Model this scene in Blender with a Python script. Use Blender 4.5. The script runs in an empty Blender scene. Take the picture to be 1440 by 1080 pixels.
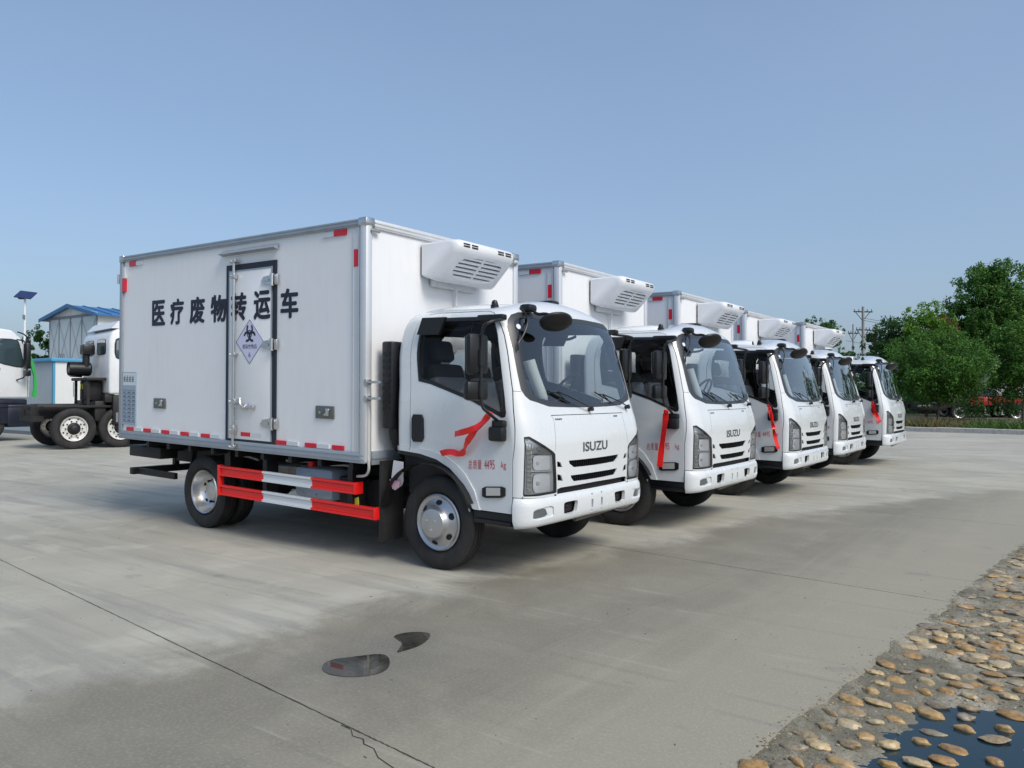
import bpy, bmesh, math, random
from mathutils import Vector, Matrix, noise
from mathutils.geometry import delaunay_2d_cdt
random.seed(7)
S = bpy.context.scene
COL = S.collection

# ------------------------------------------------------------------ camera, sky, sun, exposure
def setup_camera():
    yaw, pitch, roll, f = 2.2001, .0125, .0022, 1096.56
    F = Vector((math.cos(yaw)*math.cos(pitch), math.sin(yaw)*math.cos(pitch), math.sin(pitch)))
    R = F.cross(Vector((0, 0, 1))).normalized()
    U = R.cross(F)
    R, U = R*math.cos(roll)+U*math.sin(roll), U*math.cos(roll)-R*math.sin(roll)
    cd = bpy.data.cameras.new('camera')
    cd.sensor_width = 36.0
    cd.lens = f*36/1440
    cd.clip_start = .05
    cd.clip_end = 4000
    co = bpy.data.objects.new('camera', cd)
    COL.objects.link(co)
    m = Matrix((R, U, -F)).transposed().to_4x4()
    m.translation = Vector((4.3051, -5.831, 1.4557))
    co.matrix_world = m
    S.camera = co
setup_camera()
SUN_ELEV, SUN_AZ = math.radians(44), math.radians(-13)      # azimuth from +X towards +Y
w = bpy.data.worlds.new('World')
S.world = w
w.use_nodes = True
nt = w.node_tree
sky = nt.nodes.new('ShaderNodeTexSky')
sky.sky_type = 'NISHITA'
sky.sun_disc = False
sky.sun_elevation = SUN_ELEV
sky.sun_rotation = math.radians(90)-SUN_AZ
sky.altitude = 0
sky.air_density = 1.0
sky.dust_density = 3.2
sky.ozone_density = 3.0
hz_ = nt.nodes.new('ShaderNodeMix')          # thin even haze over the whole sky
hz_.data_type = 'RGBA'
hz_.inputs[7].default_value = (1.95, 2.72, 3.85, 1)
tc = nt.nodes.new('ShaderNodeTexCoord')
mp_ = nt.nodes.new('ShaderNodeMapping')
mp_.inputs['Scale'].default_value = (1, 1, 2.2)
no_ = nt.nodes.new('ShaderNodeTexNoise')
no_.inputs['Scale'].default_value = 1.6
no_.inputs['Detail'].default_value = 5
mr_ = nt.nodes.new('ShaderNodeMapRange')
mr_.inputs[1].default_value, mr_.inputs[2].default_value = .3, .7
mr_.inputs[3].default_value, mr_.inputs[4].default_value = .28, .50
nt.links.new(tc.outputs['Generated'], mp_.inputs[0])
nt.links.new(mp_.outputs[0], no_.inputs['Vector'])
nt.links.new(no_.outputs['Fac'], mr_.inputs[0])
nt.links.new(mr_.outputs[0], hz_.inputs[0])
nt.links.new(sky.outputs[0], hz_.inputs[6])
nt.links.new(hz_.outputs[2], nt.nodes['Background'].inputs[0])
nt.nodes['Background'].inputs[1].default_value = 0.14
sd = bpy.data.lights.new('sun', 'SUN')
sd.energy = 1.9
sd.angle = math.radians(24)
sd.color = (1.0, .935, .84)
so = bpy.data.objects.new('sun', sd)
COL.objects.link(so)
tosun = Vector((math.cos(SUN_ELEV)*math.cos(SUN_AZ), math.cos(SUN_ELEV)*math.sin(SUN_AZ), math.sin(SUN_ELEV)))
so.rotation_euler = tosun.to_track_quat('Z', 'Y').to_euler()
so.location = (20, 0, 30)
S.view_settings.view_transform = 'Standard'
S.view_settings.look = 'None'
S.view_settings.gamma = 1
S.view_settings.exposure = 0.30
S.render.engine = 'CYCLES'

# ------------------------------------------------------------------ helpers
def mat(name, col, rough=.5, metal=0, coat=0, spec=.5, coat_rough=.05, **kw):
    m = bpy.data.materials.new(name)
    m.use_nodes = True
    b = m.node_tree.nodes['Principled BSDF']
    b.inputs['Base Color'].default_value = (*col, 1)
    b.inputs['Roughness'].default_value = rough
    b.inputs['Metallic'].default_value = metal
    b.inputs['Coat Weight'].default_value = coat
    b.inputs['Coat Roughness'].default_value = coat_rough
    b.inputs['Specular IOR Level'].default_value = spec
    return m

def N(m, typ, **kw):
    n = m.node_tree.nodes.new(typ)
    for k, v in kw.items(): setattr(n, k, v)
    return n

def worldpos(m, scale=(1, 1, 1)):
    g = N(m, 'ShaderNodeNewGeometry')
    mp = N(m, 'ShaderNodeMapping')
    mp.inputs['Scale'].default_value = scale
    m.node_tree.links.new(g.outputs['Position'], mp.inputs['Vector'])
    return mp.outputs[0]

def objpos(m, scale=(1, 1, 1)):
    g = N(m, 'ShaderNodeTexCoord')
    mp = N(m, 'ShaderNodeMapping')
    mp.inputs['Scale'].default_value = scale
    m.node_tree.links.new(g.outputs['Object'], mp.inputs['Vector'])
    return mp.outputs[0]

def nz(m, vec, scale, detail=4, rough=.55, dist=0):
    n = N(m, 'ShaderNodeTexNoise')
    n.inputs['Scale'].default_value = scale
    n.inputs['Detail'].default_value = detail
    n.inputs['Roughness'].default_value = rough
    n.inputs['Distortion'].default_value = dist
    m.node_tree.links.new(vec, n.inputs['Vector'])
    return n.outputs['Fac']

def ramp(m, fac, stops):
    r = N(m, 'ShaderNodeValToRGB')
    e = r.color_ramp.elements
    e[0].position, e[0].color = stops[0][0], (*stops[0][1], 1)
    e[1].position, e[1].color = stops[-1][0], (*stops[-1][1], 1)
    for p, c in stops[1:-1]:
        x = e.new(p)
        x.color = (*c, 1)
    m.node_tree.links.new(fac, r.inputs['Fac'])
    return r.outputs['Color']

def mixc(m, fac, a, b, mode='MIX'):
    n = N(m, 'ShaderNodeMix', data_type='RGBA', blend_type=mode)
    L = m.node_tree.links
    if isinstance(fac, (int, float)): n.inputs[0].default_value = fac
    else: L.new(fac, n.inputs[0])
    for s, v in ((6, a), (7, b)):
        if isinstance(v, tuple): n.inputs[s].default_value = (*v, 1)
        else: L.new(v, n.inputs[s])
    return n.outputs[2]

def mth(m, op, a, b=0.0, c=None):
    n = N(m, 'ShaderNodeMath', operation=op)
    L = m.node_tree.links
    for i, v in enumerate((a, b, c)):
        if v is None: continue
        if isinstance(v, (int, float)): n.inputs[i].default_value = v
        else: L.new(v, n.inputs[i])
    return n.outputs[0]

def sstep(m, v, lo, hi):
    n = N(m, 'ShaderNodeMapRange', interpolation_type='SMOOTHSTEP')
    m.node_tree.links.new(v, n.inputs[0])
    n.inputs[1].default_value = lo
    n.inputs[2].default_value = hi
    return n.outputs[0]

def bsdf(m): return m.node_tree.nodes['Principled BSDF']
def setin(m, sock, out): m.node_tree.links.new(out, bsdf(m).inputs[sock])
def bump(m, h, strength=.3, dist=.01):
    b = N(m, 'ShaderNodeBump')
    b.inputs['Strength'].default_value = strength
    b.inputs['Distance'].default_value = dist
    m.node_tree.links.new(h, b.inputs['Height'])
    setin(m, 'Normal', b.outputs[0])

def dirty(name, col, dcol, rough=.35, coat=0., metal=0., amt=.5, scale=2.5):
    """paint or metal with faint dirt film and smudged roughness"""
    m = mat(name, col, rough, metal, coat)
    p = objpos(m)
    n1 = nz(m, p, scale, 6, .6)
    n2 = nz(m, objpos(m, (9, 9, 1.2)), 1.5, 4)
    f = mth(m, 'MULTIPLY', sstep(m, mth(m, 'ADD', mth(m, 'MULTIPLY', n1, .6), mth(m, 'MULTIPLY', n2, .4)), .42, .72), amt)
    setin(m, 'Base Color', mixc(m, f, col, dcol))
    setin(m, 'Roughness', mth(m, 'ADD', mth(m, 'MULTIPLY', n1, .25), rough-.1))
    return m

class MB:
    def __init__(self):
        self.v, self.f, self.m = [], [], []
        self.mi = 0
    def add(self, vs, fs):
        b = len(self.v)
        self.v += [tuple(p) for p in vs]
        for f in fs:
            self.f.append(tuple(b+i for i in f))
            self.m.append(self.mi)
        return self
    def box(self, x0, x1, y0, y1, z0, z1, M=None, c=0.0):
        """box, with chamfer c on all edges when c>0"""
        if x1 < x0: x0, x1 = x1, x0
        if y1 < y0: y0, y1 = y1, y0
        if z1 < z0: z0, z1 = z1, z0
        if c <= 0:
            vs = [(x, y, z) for x in (x0, x1) for y in (y0, y1) for z in (z0, z1)]
            fs = [(0, 1, 3, 2), (4, 6, 7, 5), (0, 4, 5, 1), (2, 3, 7, 6), (0, 2, 6, 4), (1, 5, 7, 3)]
        else:
            c = min(c, (x1-x0)*.45, (y1-y0)*.45, (z1-z0)*.45)
            bm = bmesh.new()
            bmesh.ops.create_cube(bm, size=1)
            for v in bm.verts:
                v.co = Vector(((x0+x1)/2+v.co.x*(x1-x0), (y0+y1)/2+v.co.y*(y1-y0), (z0+z1)/2+v.co.z*(z1-z0)))
            bmesh.ops.bevel(bm, geom=bm.edges[:], offset=c, segments=2, affect='EDGES', profile=.5)
            bm.verts.index_update()
            vs = [tuple(v.co) for v in bm.verts]
            fs = [tuple(v.index for v in f.verts) for f in bm.faces]
            bm.free()
        if M is not None: vs = [tuple(M @ Vector(p)) for p in vs]
        return self.add(vs, fs)
    def cyl(self, p0, p1, r, seg=12, r1=None, caps=True):
        p0, p1 = Vector(p0), Vector(p1)
        r1 = r if r1 is None else r1
        a = (p1-p0).normalized()
        s = a.orthogonal().normalized()
        t = a.cross(s)
        vs = []
        for p, q in ((p0, r), (p1, r1)):
            vs += [p+(s*math.cos(2*math.pi*i/seg)+t*math.sin(2*math.pi*i/seg))*q for i in range(seg)]
        fs = [(i, (i+1) % seg, seg+(i+1) % seg, seg+i) for i in range(seg)]
        if caps: fs += [tuple(reversed(range(seg))), tuple(range(seg, 2*seg))]
        return self.add(vs, fs)
    def tube(self, pts, r, seg=8, smooth=2):
        P = [Vector(p) for p in pts]
        for _ in range(smooth if len(P) > 2 else 0):
            Q = [P[0]]
            for a, b in zip(P, P[1:]): Q += [a*.75+b*.25, a*.25+b*.75]
            Q.append(P[-1])
            P = Q
        n = len(P)
        tan = [(P[min(i+1, n-1)]-P[max(i-1, 0)]).normalized() for i in range(n)]
        s = tan[0].orthogonal().normalized()
        vs = []
        for i in range(n):
            s = (s-tan[i]*s.dot(tan[i])).normalized()
            t = tan[i].cross(s)
            rr = r[min(i, len(r)-1)] if isinstance(r, (list, tuple)) else r
            vs += [P[i]+(s*math.cos(2*math.pi*k/seg)+t*math.sin(2*math.pi*k/seg))*rr for k in range(seg)]
        fs = [(i*seg+k, i*seg+(k+1) % seg, (i+1)*seg+(k+1) % seg, (i+1)*seg+k) for i in range(n-1) for k in range(seg)]
        fs += [tuple(reversed(range(seg))), tuple(range((n-1)*seg, n*seg))]
        return self.add(vs, fs)
    def lathe(self, prof, c, axis='Y', seg=40, sgn=1):
        """prof: list of (radius, offset along axis)"""
        vs = []
        for r, h in prof:
            for i in range(seg):
                a = 2*math.pi*i/seg
                if axis == 'Y': vs.append((c[0]+r*math.cos(a), c[1]+sgn*h, c[2]+r*math.sin(a)))
                elif axis == 'X': vs.append((c[0]+sgn*h, c[1]+r*math.cos(a), c[2]+r*math.sin(a)))
                else: vs.append((c[0]+r*math.cos(a), c[1]+r*math.sin(a), c[2]+sgn*h))
        n = len(prof)
        fs = [(j*seg+i, j*seg+(i+1) % seg, (j+1)*seg+(i+1) % seg, (j+1)*seg+i) for j in range(n-1) for i in range(seg)]
        if prof[0][0] > 1e-6 and False: pass
        return self.add(vs, fs)
    def prism(self, poly, fn, d0, d1):
        """poly 2D, fn(a,b,d)->3D; extruded from d0 to d1"""
        n = len(poly)
        vs = [fn(a, b, d0) for a, b in poly]+[fn(a, b, d1) for a, b in poly]
        fs = [(i, (i+1) % n, n+(i+1) % n, n+i) for i in range(n)]+[tuple(reversed(range(n))), tuple(range(n, 2*n))]
        return self.add(vs, fs)
    def build(self, name, m, parent=None, smooth=True, angle=35, fix=True):
        me = bpy.data.meshes.new(name)
        me.from_pydata(self.v, [], self.f)
        mats = m if isinstance(m, (list, tuple)) else [m]
        for x in mats: me.materials.append(x)
        if len(mats) > 1: me.polygons.foreach_set('material_index', self.m)
        if fix or smooth:
            bm = bmesh.new()
            bm.from_mesh(me)
            if fix:
                bmesh.ops.remove_doubles(bm, verts=bm.verts, dist=1e-6)
                bmesh.ops.recalc_face_normals(bm, faces=bm.faces)
            if smooth:
                ca = math.radians(angle)
                for f in bm.faces: f.smooth = True
                for e in bm.edges:
                    if len(e.link_faces) != 2 or e.calc_face_angle(0) > ca: e.smooth = False
            bm.to_mesh(me)
            bm.free()
        o = bpy.data.objects.new(name, me)
        COL.objects.link(o)
        if parent: o.parent = parent
        return o

def tag(o, label=None, cat=None, group=None, kind=None):
    if label: o['label'] = label
    if cat: o['category'] = cat
    if group: o['group'] = group
    if kind: o['kind'] = kind
    return o
def empty(name, parent=None, loc=(0, 0, 0), rz=0):
    o = bpy.data.objects.new(name, None)
    o.empty_display_size = .2
    COL.objects.link(o)
    o.location = loc
    o.rotation_euler.z = rz
    if parent: o.parent = parent
    return o
def kids(o): return [c for c in bpy.data.objects if c.parent == o]
def copy_tree(o, parent=None):
    c = o.copy()
    COL.objects.link(c)
    c.parent = parent
    for ch in kids(o): copy_tree(ch, c)
    return c

_dg = [None]
def text2d(body, bold=0.0, res=4):
    """returns (verts2d, faces) of a text set in the built-in font"""
    cu = bpy.data.curves.new('txt', 'FONT')
    cu.body = body
    cu.size = 1
    cu.offset = bold
    cu.resolution_u = res
    o = bpy.data.objects.new('txt', cu)
    COL.objects.link(o)
    dg = bpy.context.evaluated_depsgraph_get()
    dg.update()
    me = bpy.data.meshes.new_from_object(o.evaluated_get(dg))
    v = [(p.co.x, p.co.y) for p in me.vertices]
    f = [tuple(p.vertices) for p in me.polygons]
    bpy.data.objects.remove(o)
    bpy.data.curves.remove(cu)
    bpy.data.meshes.remove(me)
    return v, f
def fit_text(body, a0, a1, b0, b1, fn, bold=0.0):
    """text stretched to the box a0..a1, b0..b1 and mapped by fn(a,b)->3D"""
    v, f = text2d(body, bold)
    x0, x1 = min(p[0] for p in v), max(p[0] for p in v)
    y0, y1 = min(p[1] for p in v), max(p[1] for p in v)
    mb = MB()
    mb.add([fn(a0+(x-x0)/(x1-x0)*(a1-a0), b0+(y-y0)/(y1-y0)*(b1-b0)) for x, y in v], f)
    return mb

# ------------------------------------------------------------------ cab surface
CT=[#v, z, xf, hw, xr, crown
(.50,.50,.935,.985,-.45,0),(.80,.80,.948,.99,-.455,0),(1.04,1.04,.948,.99,-.46,0),(1.2,1.2,.925,.988,-.465,0),(1.36,1.36,.88,.982,-.47,0),(1.5,1.5,.842,.97,-.475,.01),
(1.8,1.8,.765,.942,-.50,.05),(1.98,1.98,.712,.915,-.475,.07),(2.05,2.05,.68,.898,-.45,.085),(2.11,2.12,.63,.86,-.40,.095),(2.17,2.165,.53,.76,-.29,.105),(2.27,2.19,.36,.46,-.12,.10),(2.36,2.195,.16,.05,.05,.09)]
def pchip(xs,ys):
    n=len(xs);h=[xs[i+1]-xs[i] for i in range(n-1)];d=[(ys[i+1]-ys[i])/h[i] for i in range(n-1)]
    m=[d[0]]+[0]*(n-2)+[d[-1]]
    for i in range(1,n-1):
        if d[i-1]*d[i]>0:
            a=2*h[i]+h[i-1];b=h[i]+2*h[i-1];m[i]=(a+b)/(a/d[i-1]+b/d[i])
    def f(x):
        x=min(max(x,xs[0]),xs[-1]);i=0
        while i<n-2 and x>xs[i+1]: i+=1
        t=(x-xs[i])/h[i]
        return (2*t**3-3*t*t+1)*ys[i]+(t**3-2*t*t+t)*h[i]*m[i]+(-2*t**3+3*t*t)*ys[i+1]+(t**3-t*t)*h[i]*m[i+1]
    return f
_f=[pchip([r[0] for r in CT],[r[k] for r in CT]) for k in (1,2,3,4,5)]
def cab(u,v,off=0.0):
    """u: 0 front centre,1-2 front corner,2-3 side,3-4 rear corner,5 rear centre; negative u = left side"""
    s=-1 if u>=0 else 1
    u=abs(u); z,xf,hw,xr,cr=[f(v) for f in _f]
    L=xf-xr
    ry=min(.22,hw*.45);rx=min(.15,L*.35);b=.035*min(1,hw/.9)
    rr=min(.07,hw*.4,L*.3)
    fx=lambda y: xf-b*(y/hw)**2
    y1=hw-ry;x1=fx(y1)
    if u<=1: y=y1*u;x=fx(y)
    elif u<=2:
        a=(u-1)*math.pi/2;y=y1+ry*math.sin(a);x=x1-rx*(1-math.cos(a))
    elif u<=3:
        t=u-2;y=hw;x=(x1-rx)*(1-t)+(xr+rr)*t
    elif u<=4:
        a=(u-3)*math.pi/2;y=hw-rr*(1-math.cos(a));x=xr+rr-rr*math.sin(a)
    else: t=u-4;y=(hw-rr)*(1-t);x=xr
    z+=cr*(1-(y/max(hw,.01))**2)
    # front lower edge swept
    return (x,s*y,z)
SEG = [.77, .31, 1.14, .11, .9]
def u2s(u):
    a = abs(u); s = 0; i = 0
    while a > 1 and i < 4: s += SEG[i]; a -= 1; i += 1
    return s+a*SEG[i]
def s2u(s):
    i = 0
    while i < 4 and s > SEG[i]: s -= SEG[i]; i += 1
    return i+s/SEG[i]
def cab_n(u, v):
    e = .004
    a, b = Vector(cab(u+e, v)), Vector(cab(u-e, v))
    c, d = Vector(cab(u, min(v+e, 2.355))), Vector(cab(u, v-e))
    n = (a-b).cross(c-d)
    if n.length < 1e-9: return Vector((0, 0, 1))
    n.normalize()
    if n.dot(Vector(cab(u, v))-Vector((.2, 0, 1.2))) < 0: n = -n
    return n
def cabo(u, v, off=0.0):
    return Vector(cab(u, v))+cab_n(u, v)*off
def inpoly(x, y, P):
    c = False
    j = len(P)-1
    for i in range(len(P)):
        xi, yi = P[i]; xj, yj = P[j]
        if (yi > y) != (yj > y) and x < (xj-xi)*(y-yi)/(yj-yi)+xi: c = not c
        j = i
    return c
def SP(poly): return [(u2s(u), v) for u, v in poly]
def smoothpoly(P, r=.25):
    """cut the corners once"""
    Q = []
    n = len(P)
    for i in range(n):
        a, b, c = P[i-1], P[i], P[(i+1) % n]
        Q.append((b[0]+(a[0]-b[0])*r, b[1]+(a[1]-b[1])*r))
        Q.append((b[0]+(c[0]-b[0])*r, b[1]+(c[1]-b[1])*r))
    return Q
def strip(pts, w):
    """polygon along a polyline (s,v), half width w"""
    n = len(pts)
    L, R = [], []
    for i in range(n):
        a, b = pts[max(i-1, 0)], pts[min(i+1, n-1)]
        dx, dy = b[0]-a[0], b[1]-a[1]
        l = math.hypot(dx, dy)
        nx, ny = -dy/l*w, dx/l*w
        L.append((pts[i][0]+nx, pts[i][1]+ny)); R.append((pts[i][0]-nx, pts[i][1]-ny))
    return L+R[::-1]

class Patch:
    """the surface fn(s,v) cut into regions by polygons given in (s,v)"""
    def __init__(self, outer, regions, grid, fn, nfn):
        self.fn, self.nfn = fn, nfn
        pts, edges = [], []
        def addpoly(P):
            b = len(pts)
            for i in range(len(P)):
                a, c = P[i], P[(i+1) % len(P)]
                L = math.hypot(c[0]-a[0], c[1]-a[1])
                k = max(1, int(L/.05))
                for q in range(k): pts.append((a[0]+(c[0]-a[0])*q/k, a[1]+(c[1]-a[1])*q/k))
            n = len(pts)-b
            for i in range(n): edges.append((b+i, b+(i+1) % n))
        addpoly(outer)
        for _, ps in regions:
            for P in ps: addpoly(P)
        for p in grid:
            if inpoly(p[0], p[1], outer): pts.append(p)
        r = delaunay_2d_cdt([Vector(p) for p in pts], edges, [], 0, 1e-5)
        self.P = [(p.x, p.y) for p in r[0]]
        self.reg = {}
        for t in r[2]:
            if len(t) < 3: continue
            x = sum(self.P[i][0] for i in t)/3
            y = sum(self.P[i][1] for i in t)/3
            if not inpoly(x, y, outer): continue
            name = 'rest'
            for nme, ps in regions:
                if any(inpoly(x, y, q) for q in ps):
                    name = nme
                    break
            self.reg.setdefault(name, []).append(tuple(t))
        self.smax = max(p[0] for p in outer)
    def obj(self, name, regs, m, parent, off=0.0, thick=.012, sides=(1, -1), offn=None):
        tris = [t for r in regs for t in self.reg.get(r, [])]
        V, Fc, Nn = [], [], []
        cnt = {}
        for t in tris:
            for k in range(3):
                e = (t[k], t[(k+1) % 3])
                cnt[tuple(sorted(e))] = cnt.get(tuple(sorted(e)), 0)+1
        for sd_ in sides:
            idx = {}
            def getv(i):
                if i not in idx:
                    s, v = self.P[i]
                    p, n = self.fn(s, v), self.nfn(s, v)
                    p = Vector(p)+n*(off if offn is None else offn(s, v))
                    if sd_ < 0: p = Vector((p.x, -p.y, p.z)); n = Vector((n.x, -n.y, n.z))
                    idx[i] = len(V)
                    V.append(p); Nn.append(n)
                return idx[i]
            for t in tris:
                a = [getv(i) for i in t]
                n = (V[a[1]]-V[a[0]]).cross(V[a[2]]-V[a[0]])
                if n.dot(Nn[a[0]]) < 0: a.reverse()
                Fc.append(tuple(a))
                if thick:
                    for k in range(3):
                        e = tuple(sorted((t[k], t[(k+1) % 3])))
                        if cnt[e] == 1:
                            A, B = self.P[e[0]], self.P[e[1]]
                            if abs(A[0])+abs(B[0]) < 1e-6 or (A[0] > 3.22 and B[0] > 3.22): continue
                            i, j = getv(t[k]), getv(t[(k+1) % 3])
                            ni, nj = Nn[i], Nn[j]
                            c = len(V)
                            q = [V[i], V[j], V[j]-nj*thick, V[i]-ni*thick]
                            fn_ = (q[1]-q[0]).cross(q[3]-q[0])
                            if fn_.length < 1e-12: continue
                            fn_.normalize()
                            cen = sum((V[x] for x in a), Vector())/3
                            if fn_.dot(q[0]-cen) < 0:
                                fn_ = -fn_
                                q = [q[1], q[0], q[3], q[2]]
                            V.extend(q); Nn.extend([fn_]*4)
                            Fc.append((c, c+1, c+2, c+3))
        me = bpy.data.meshes.new(name)
        me.from_pydata([tuple(v) for v in V], [], Fc)
        me.materials.append(m)
        me.polygons.foreach_set('use_smooth', [True]*len(me.polygons))
        me.normals_split_custom_set_from_vertices([tuple(n) for n in Nn])
        o = bpy.data.objects.new(name, me)
        COL.objects.link(o)
        o.parent = parent
        return o

# ------------------------------------------------------------------ vehicle materials
PAINT = dirty('white_paint', (.66, .70, .72), (.56, .58, .58), .25, coat=.8, amt=.08)
PANEL = dirty('white_panel', (.78, .80, .82), (.66, .67, .67), .33, coat=.15, amt=.35, scale=1.1)
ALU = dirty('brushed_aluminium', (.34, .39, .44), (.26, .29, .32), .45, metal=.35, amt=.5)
ALUL = dirty('pale_aluminium', (.62, .65, .68), (.5, .52, .54), .4, metal=.35, amt=.4)
STEEL = dirty('bright_steel', (.62, .62, .62), (.40, .39, .37), .28, metal=1.0, amt=.5, scale=9)
CHROME = mat('chrome', (.82, .83, .85), .08, 1.0)
BLACK = dirty('black_plastic', (.006, .007, .009), (.014, .0145, .016), .36, amt=.25, scale=5)
CHASSIS = dirty('chassis_black', (.006, .006, .007), (.024, .022, .020), .55, amt=.6, scale=4)
RUBBER = dirty('tyre_rubber', (.014, .014, .015), (.055, .052, .048), .75, amt=.5, scale=6)
INTER = dirty('cab_lining', (.022, .022, .025), (.03, .03, .03), .7, amt=.2)
DASH = dirty('dashboard_grey', (.15, .155, .165), (.12, .12, .12), .6, amt=.3)
GAPDARK = mat('dark_gap', (.008, .008, .009), .8)  # near-black for hidden parts; also paints the shade into vent holes and slots
REDP = mat('red_paint', (.82, .012, .012), .4, coat=.15)
REDR = mat('red_reflective', (.62, .008, .03), .3)
WHR = mat('white_reflective', (.60, .64, .68), .3)
WHP = mat('white_guard_paint', (.72, .76, .78), .35, coat=.3)
INK = mat('navy_black_lettering', (.008, .010, .030), .5)
INKRED = mat('red_stencil_paint', (.55, .02, .03), .6)
GASKET = mat('dark_gasket', (.008, .012, .028), .5)
STICKER = mat('pale_sticker', (.60, .62, .80), .4)
PLATEG = mat('weathered_zinc_plate', (.16, .165, .16), .4, .6)
FRP = dirty('white_moulded_plastic', (.72, .75, .79), (.6, .6, .6), .35, coat=.1, amt=.2)
FRPIN = mat('grille_shadow_grey', (.32, .35, .38), .6)
PAPER = mat('white_paper', (.78, .79, .80), .7)
YELLOW = mat('yellow_plastic', (.75, .55, .05), .5)
AMBER = mat('amber_lens', (.7, .22, .05), .25)
TANKM = mat('bluish_plastic_tank', (.42, .50, .62), .4)
MUFF = dirty('muffler_steel', (.30, .29, .27), (.16, .14, .12), .4, metal=.9, amt=.8, scale=9)
def glass_mat(name, tint, refl=1.0):
    m = bpy.data.materials.new(name)
    m.use_nodes = True
    t = m.node_tree
    t.nodes.clear()
    o = t.nodes.new('ShaderNodeOutputMaterial')
    mx = t.nodes.new('ShaderNodeMixShader')
    fr = t.nodes.new('ShaderNodeFresnel')
    fr.inputs['IOR'].default_value = 1.52
    tr = t.nodes.new('ShaderNodeBsdfTransparent')
    tr.inputs['Color'].default_value = (*tint, 1)
    gl = t.nodes.new('ShaderNodeBsdfGlossy')
    gl.inputs['Roughness'].default_value = .01
    ml = t.nodes.new('ShaderNodeMath')
    ml.operation = 'MULTIPLY'
    ml.inputs[1].default_value = refl
    ml.use_clamp = True
    t.links.new(fr.outputs[0], ml.inputs[0])
    t.links.new(ml.outputs[0], mx.inputs[0])
    t.links.new(tr.outputs[0], mx.inputs[1])
    t.links.new(gl.outputs[0], mx.inputs[2])
    t.links.new(mx.outputs[0], o.inputs[0])
    return m
GLASS = glass_mat('windshield_glass', (.80, .87, .87), 2.4)
SGLASS = glass_mat('side_window_glass', (.93, .95, .95), .45)
LENS = glass_mat('lamp_lens', (.93, .95, .97), 1.3)
REFL = mat('lamp_reflector', (.93, .95, .97), .12, .0, coat=1)
HOUS = mat('lamp_housing', (.72, .76, .78), .25, .2)
PLASTIC = mat('seat_cover_film', (.34, .34, .36), .2, coat=.6)
bump(PANEL, nz(PANEL, objpos(PANEL), 2.2, 2), .06, .03)
bump(PLASTIC, nz(PLASTIC, objpos(PLASTIC), 28, 4, .7, 2.5), 1.0, .03)
MIRR = mat('mirror_glass', (.8, .82, .84), .03, 1)

# ------------------------------------------------------------------ the cab cut from its surface
WS = [(0, 2.047), (.643, 2.066), (1.127, 2.088), (1.36, 2.078), (1.49, 2.045), (1.55, 1.985), (1.52, 1.90), (1.482, 1.808), (1.45, 1.62), (1.42, 1.50), (1.33, 1.452), (1.203, 1.42), (.787, 1.369), (.418, 1.36), (0, 1.357)]
WSG = [(0, 2.015), (.64, 2.030), (1.10, 2.050), (1.25, 2.045), (1.32, 2.02), (1.325, 1.90), (1.304, 1.761), (1.26, 1.60), (1.21, 1.517), (1.12, 1.475), (.913, 1.434), (.606, 1.399), (0, 1.392)]
WIN = [(2.817, 1.556), (2.695, 1.534), (2.517, 1.478), (2.283, 1.398), (2.044, 1.282), (2.014, 1.290), (2.00, 1.32), (1.945, 1.434), (1.90, 1.70), (1.863, 1.935), (1.885, 2.02), (1.935, 2.065), (2.035, 2.078), (2.4, 2.082), (2.74, 2.082), (2.80, 2.06), (2.83, 2.00), (2.83, 1.8)]
WIG = [(2.80, 1.585), (2.69, 1.565), (2.51, 1.508), (2.28, 1.428), (2.055, 1.315), (2.03, 1.335), (1.975, 1.45), (1.93, 1.70), (1.90, 1.925), (1.92, 2.0), (1.95, 2.04), (2.04, 2.052), (2.4, 2.056), (2.73, 2.056), (2.78, 2.04), (2.805, 1.99), (2.805, 1.8)]
DOOR = [(2.911, .97), (2.905, 1.41), (2.90, 1.896), (2.885, 2.06), (2.84, 2.115), (2.74, 2.13), (2.0, 2.125), (1.84, 2.105), (1.743, 2.05), (1.665, 1.93), (1.637, 1.80), (1.655, 1.49), (1.80, 1.20), (1.963, .946), (1.955, .70), (1.953, .545)]
ARCH = [(2.355, .40), (2.355, .517), (2.407, .625), (2.485, .76), (2.56, .825), (2.66, .885), (2.82, .918), (3.0, .932), (5.01, .932), (5.01, .40)]
TRIM = [(2.315, .545), (2.37, .645), (2.45, .785), (2.53, .855), (2.65, .915), (2.81, .950), (3.0, .963), (3.9, .963), (3.9, .90), (2.9, .80), (2.5, .6), (2.4, .545)]
RIDGE = [(2.255, .545), (2.307, .693), (2.389, .818), (2.46, .885), (2.56, .945), (2.68, .980), (2.80, .995), (3.0, 1.0), (3.6, 1.0), (3.6, .90), (2.9, .80), (2.5, .6), (2.3, .545)]
HEAD = [(1.575, 1.140), (1.42, 1.145), (1.15, 1.10), (.83, 1.015), (.797, .995), (.775, .80), (.768, .690), (.80, .684), (1.20, .682), (1.60, .685), (1.622, .70), (1.60, .95)]
SLOT1 = [(0, .927), (.30, .928), (.548, .931), (.535, .905), (.452, .872), (.2, .868), (0, .867)]
SLOT2 = [(0, .806), (.3, .806), (.514, .808), (.50, .785), (.451, .756), (.2, .752), (0, .751)]
SLA = [(.766, .935), (.707, .926), (.668, .884), (.762, .892)]
SLB = [(.762, .833), (.694, .822), (.654, .774), (.757, .783)]
LOWER = [(0, .724), (.35, .722), (.70, .722), (.762, .712), (.755, .62), (0, .62)]
MARK = [(2.239, .734), (2.047, .754), (2.045, .667), (2.237, .645)]
HAND = [(2.875, 1.276), (2.768, 1.277), (2.772, 1.050), (2.882, 1.045)]
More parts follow.
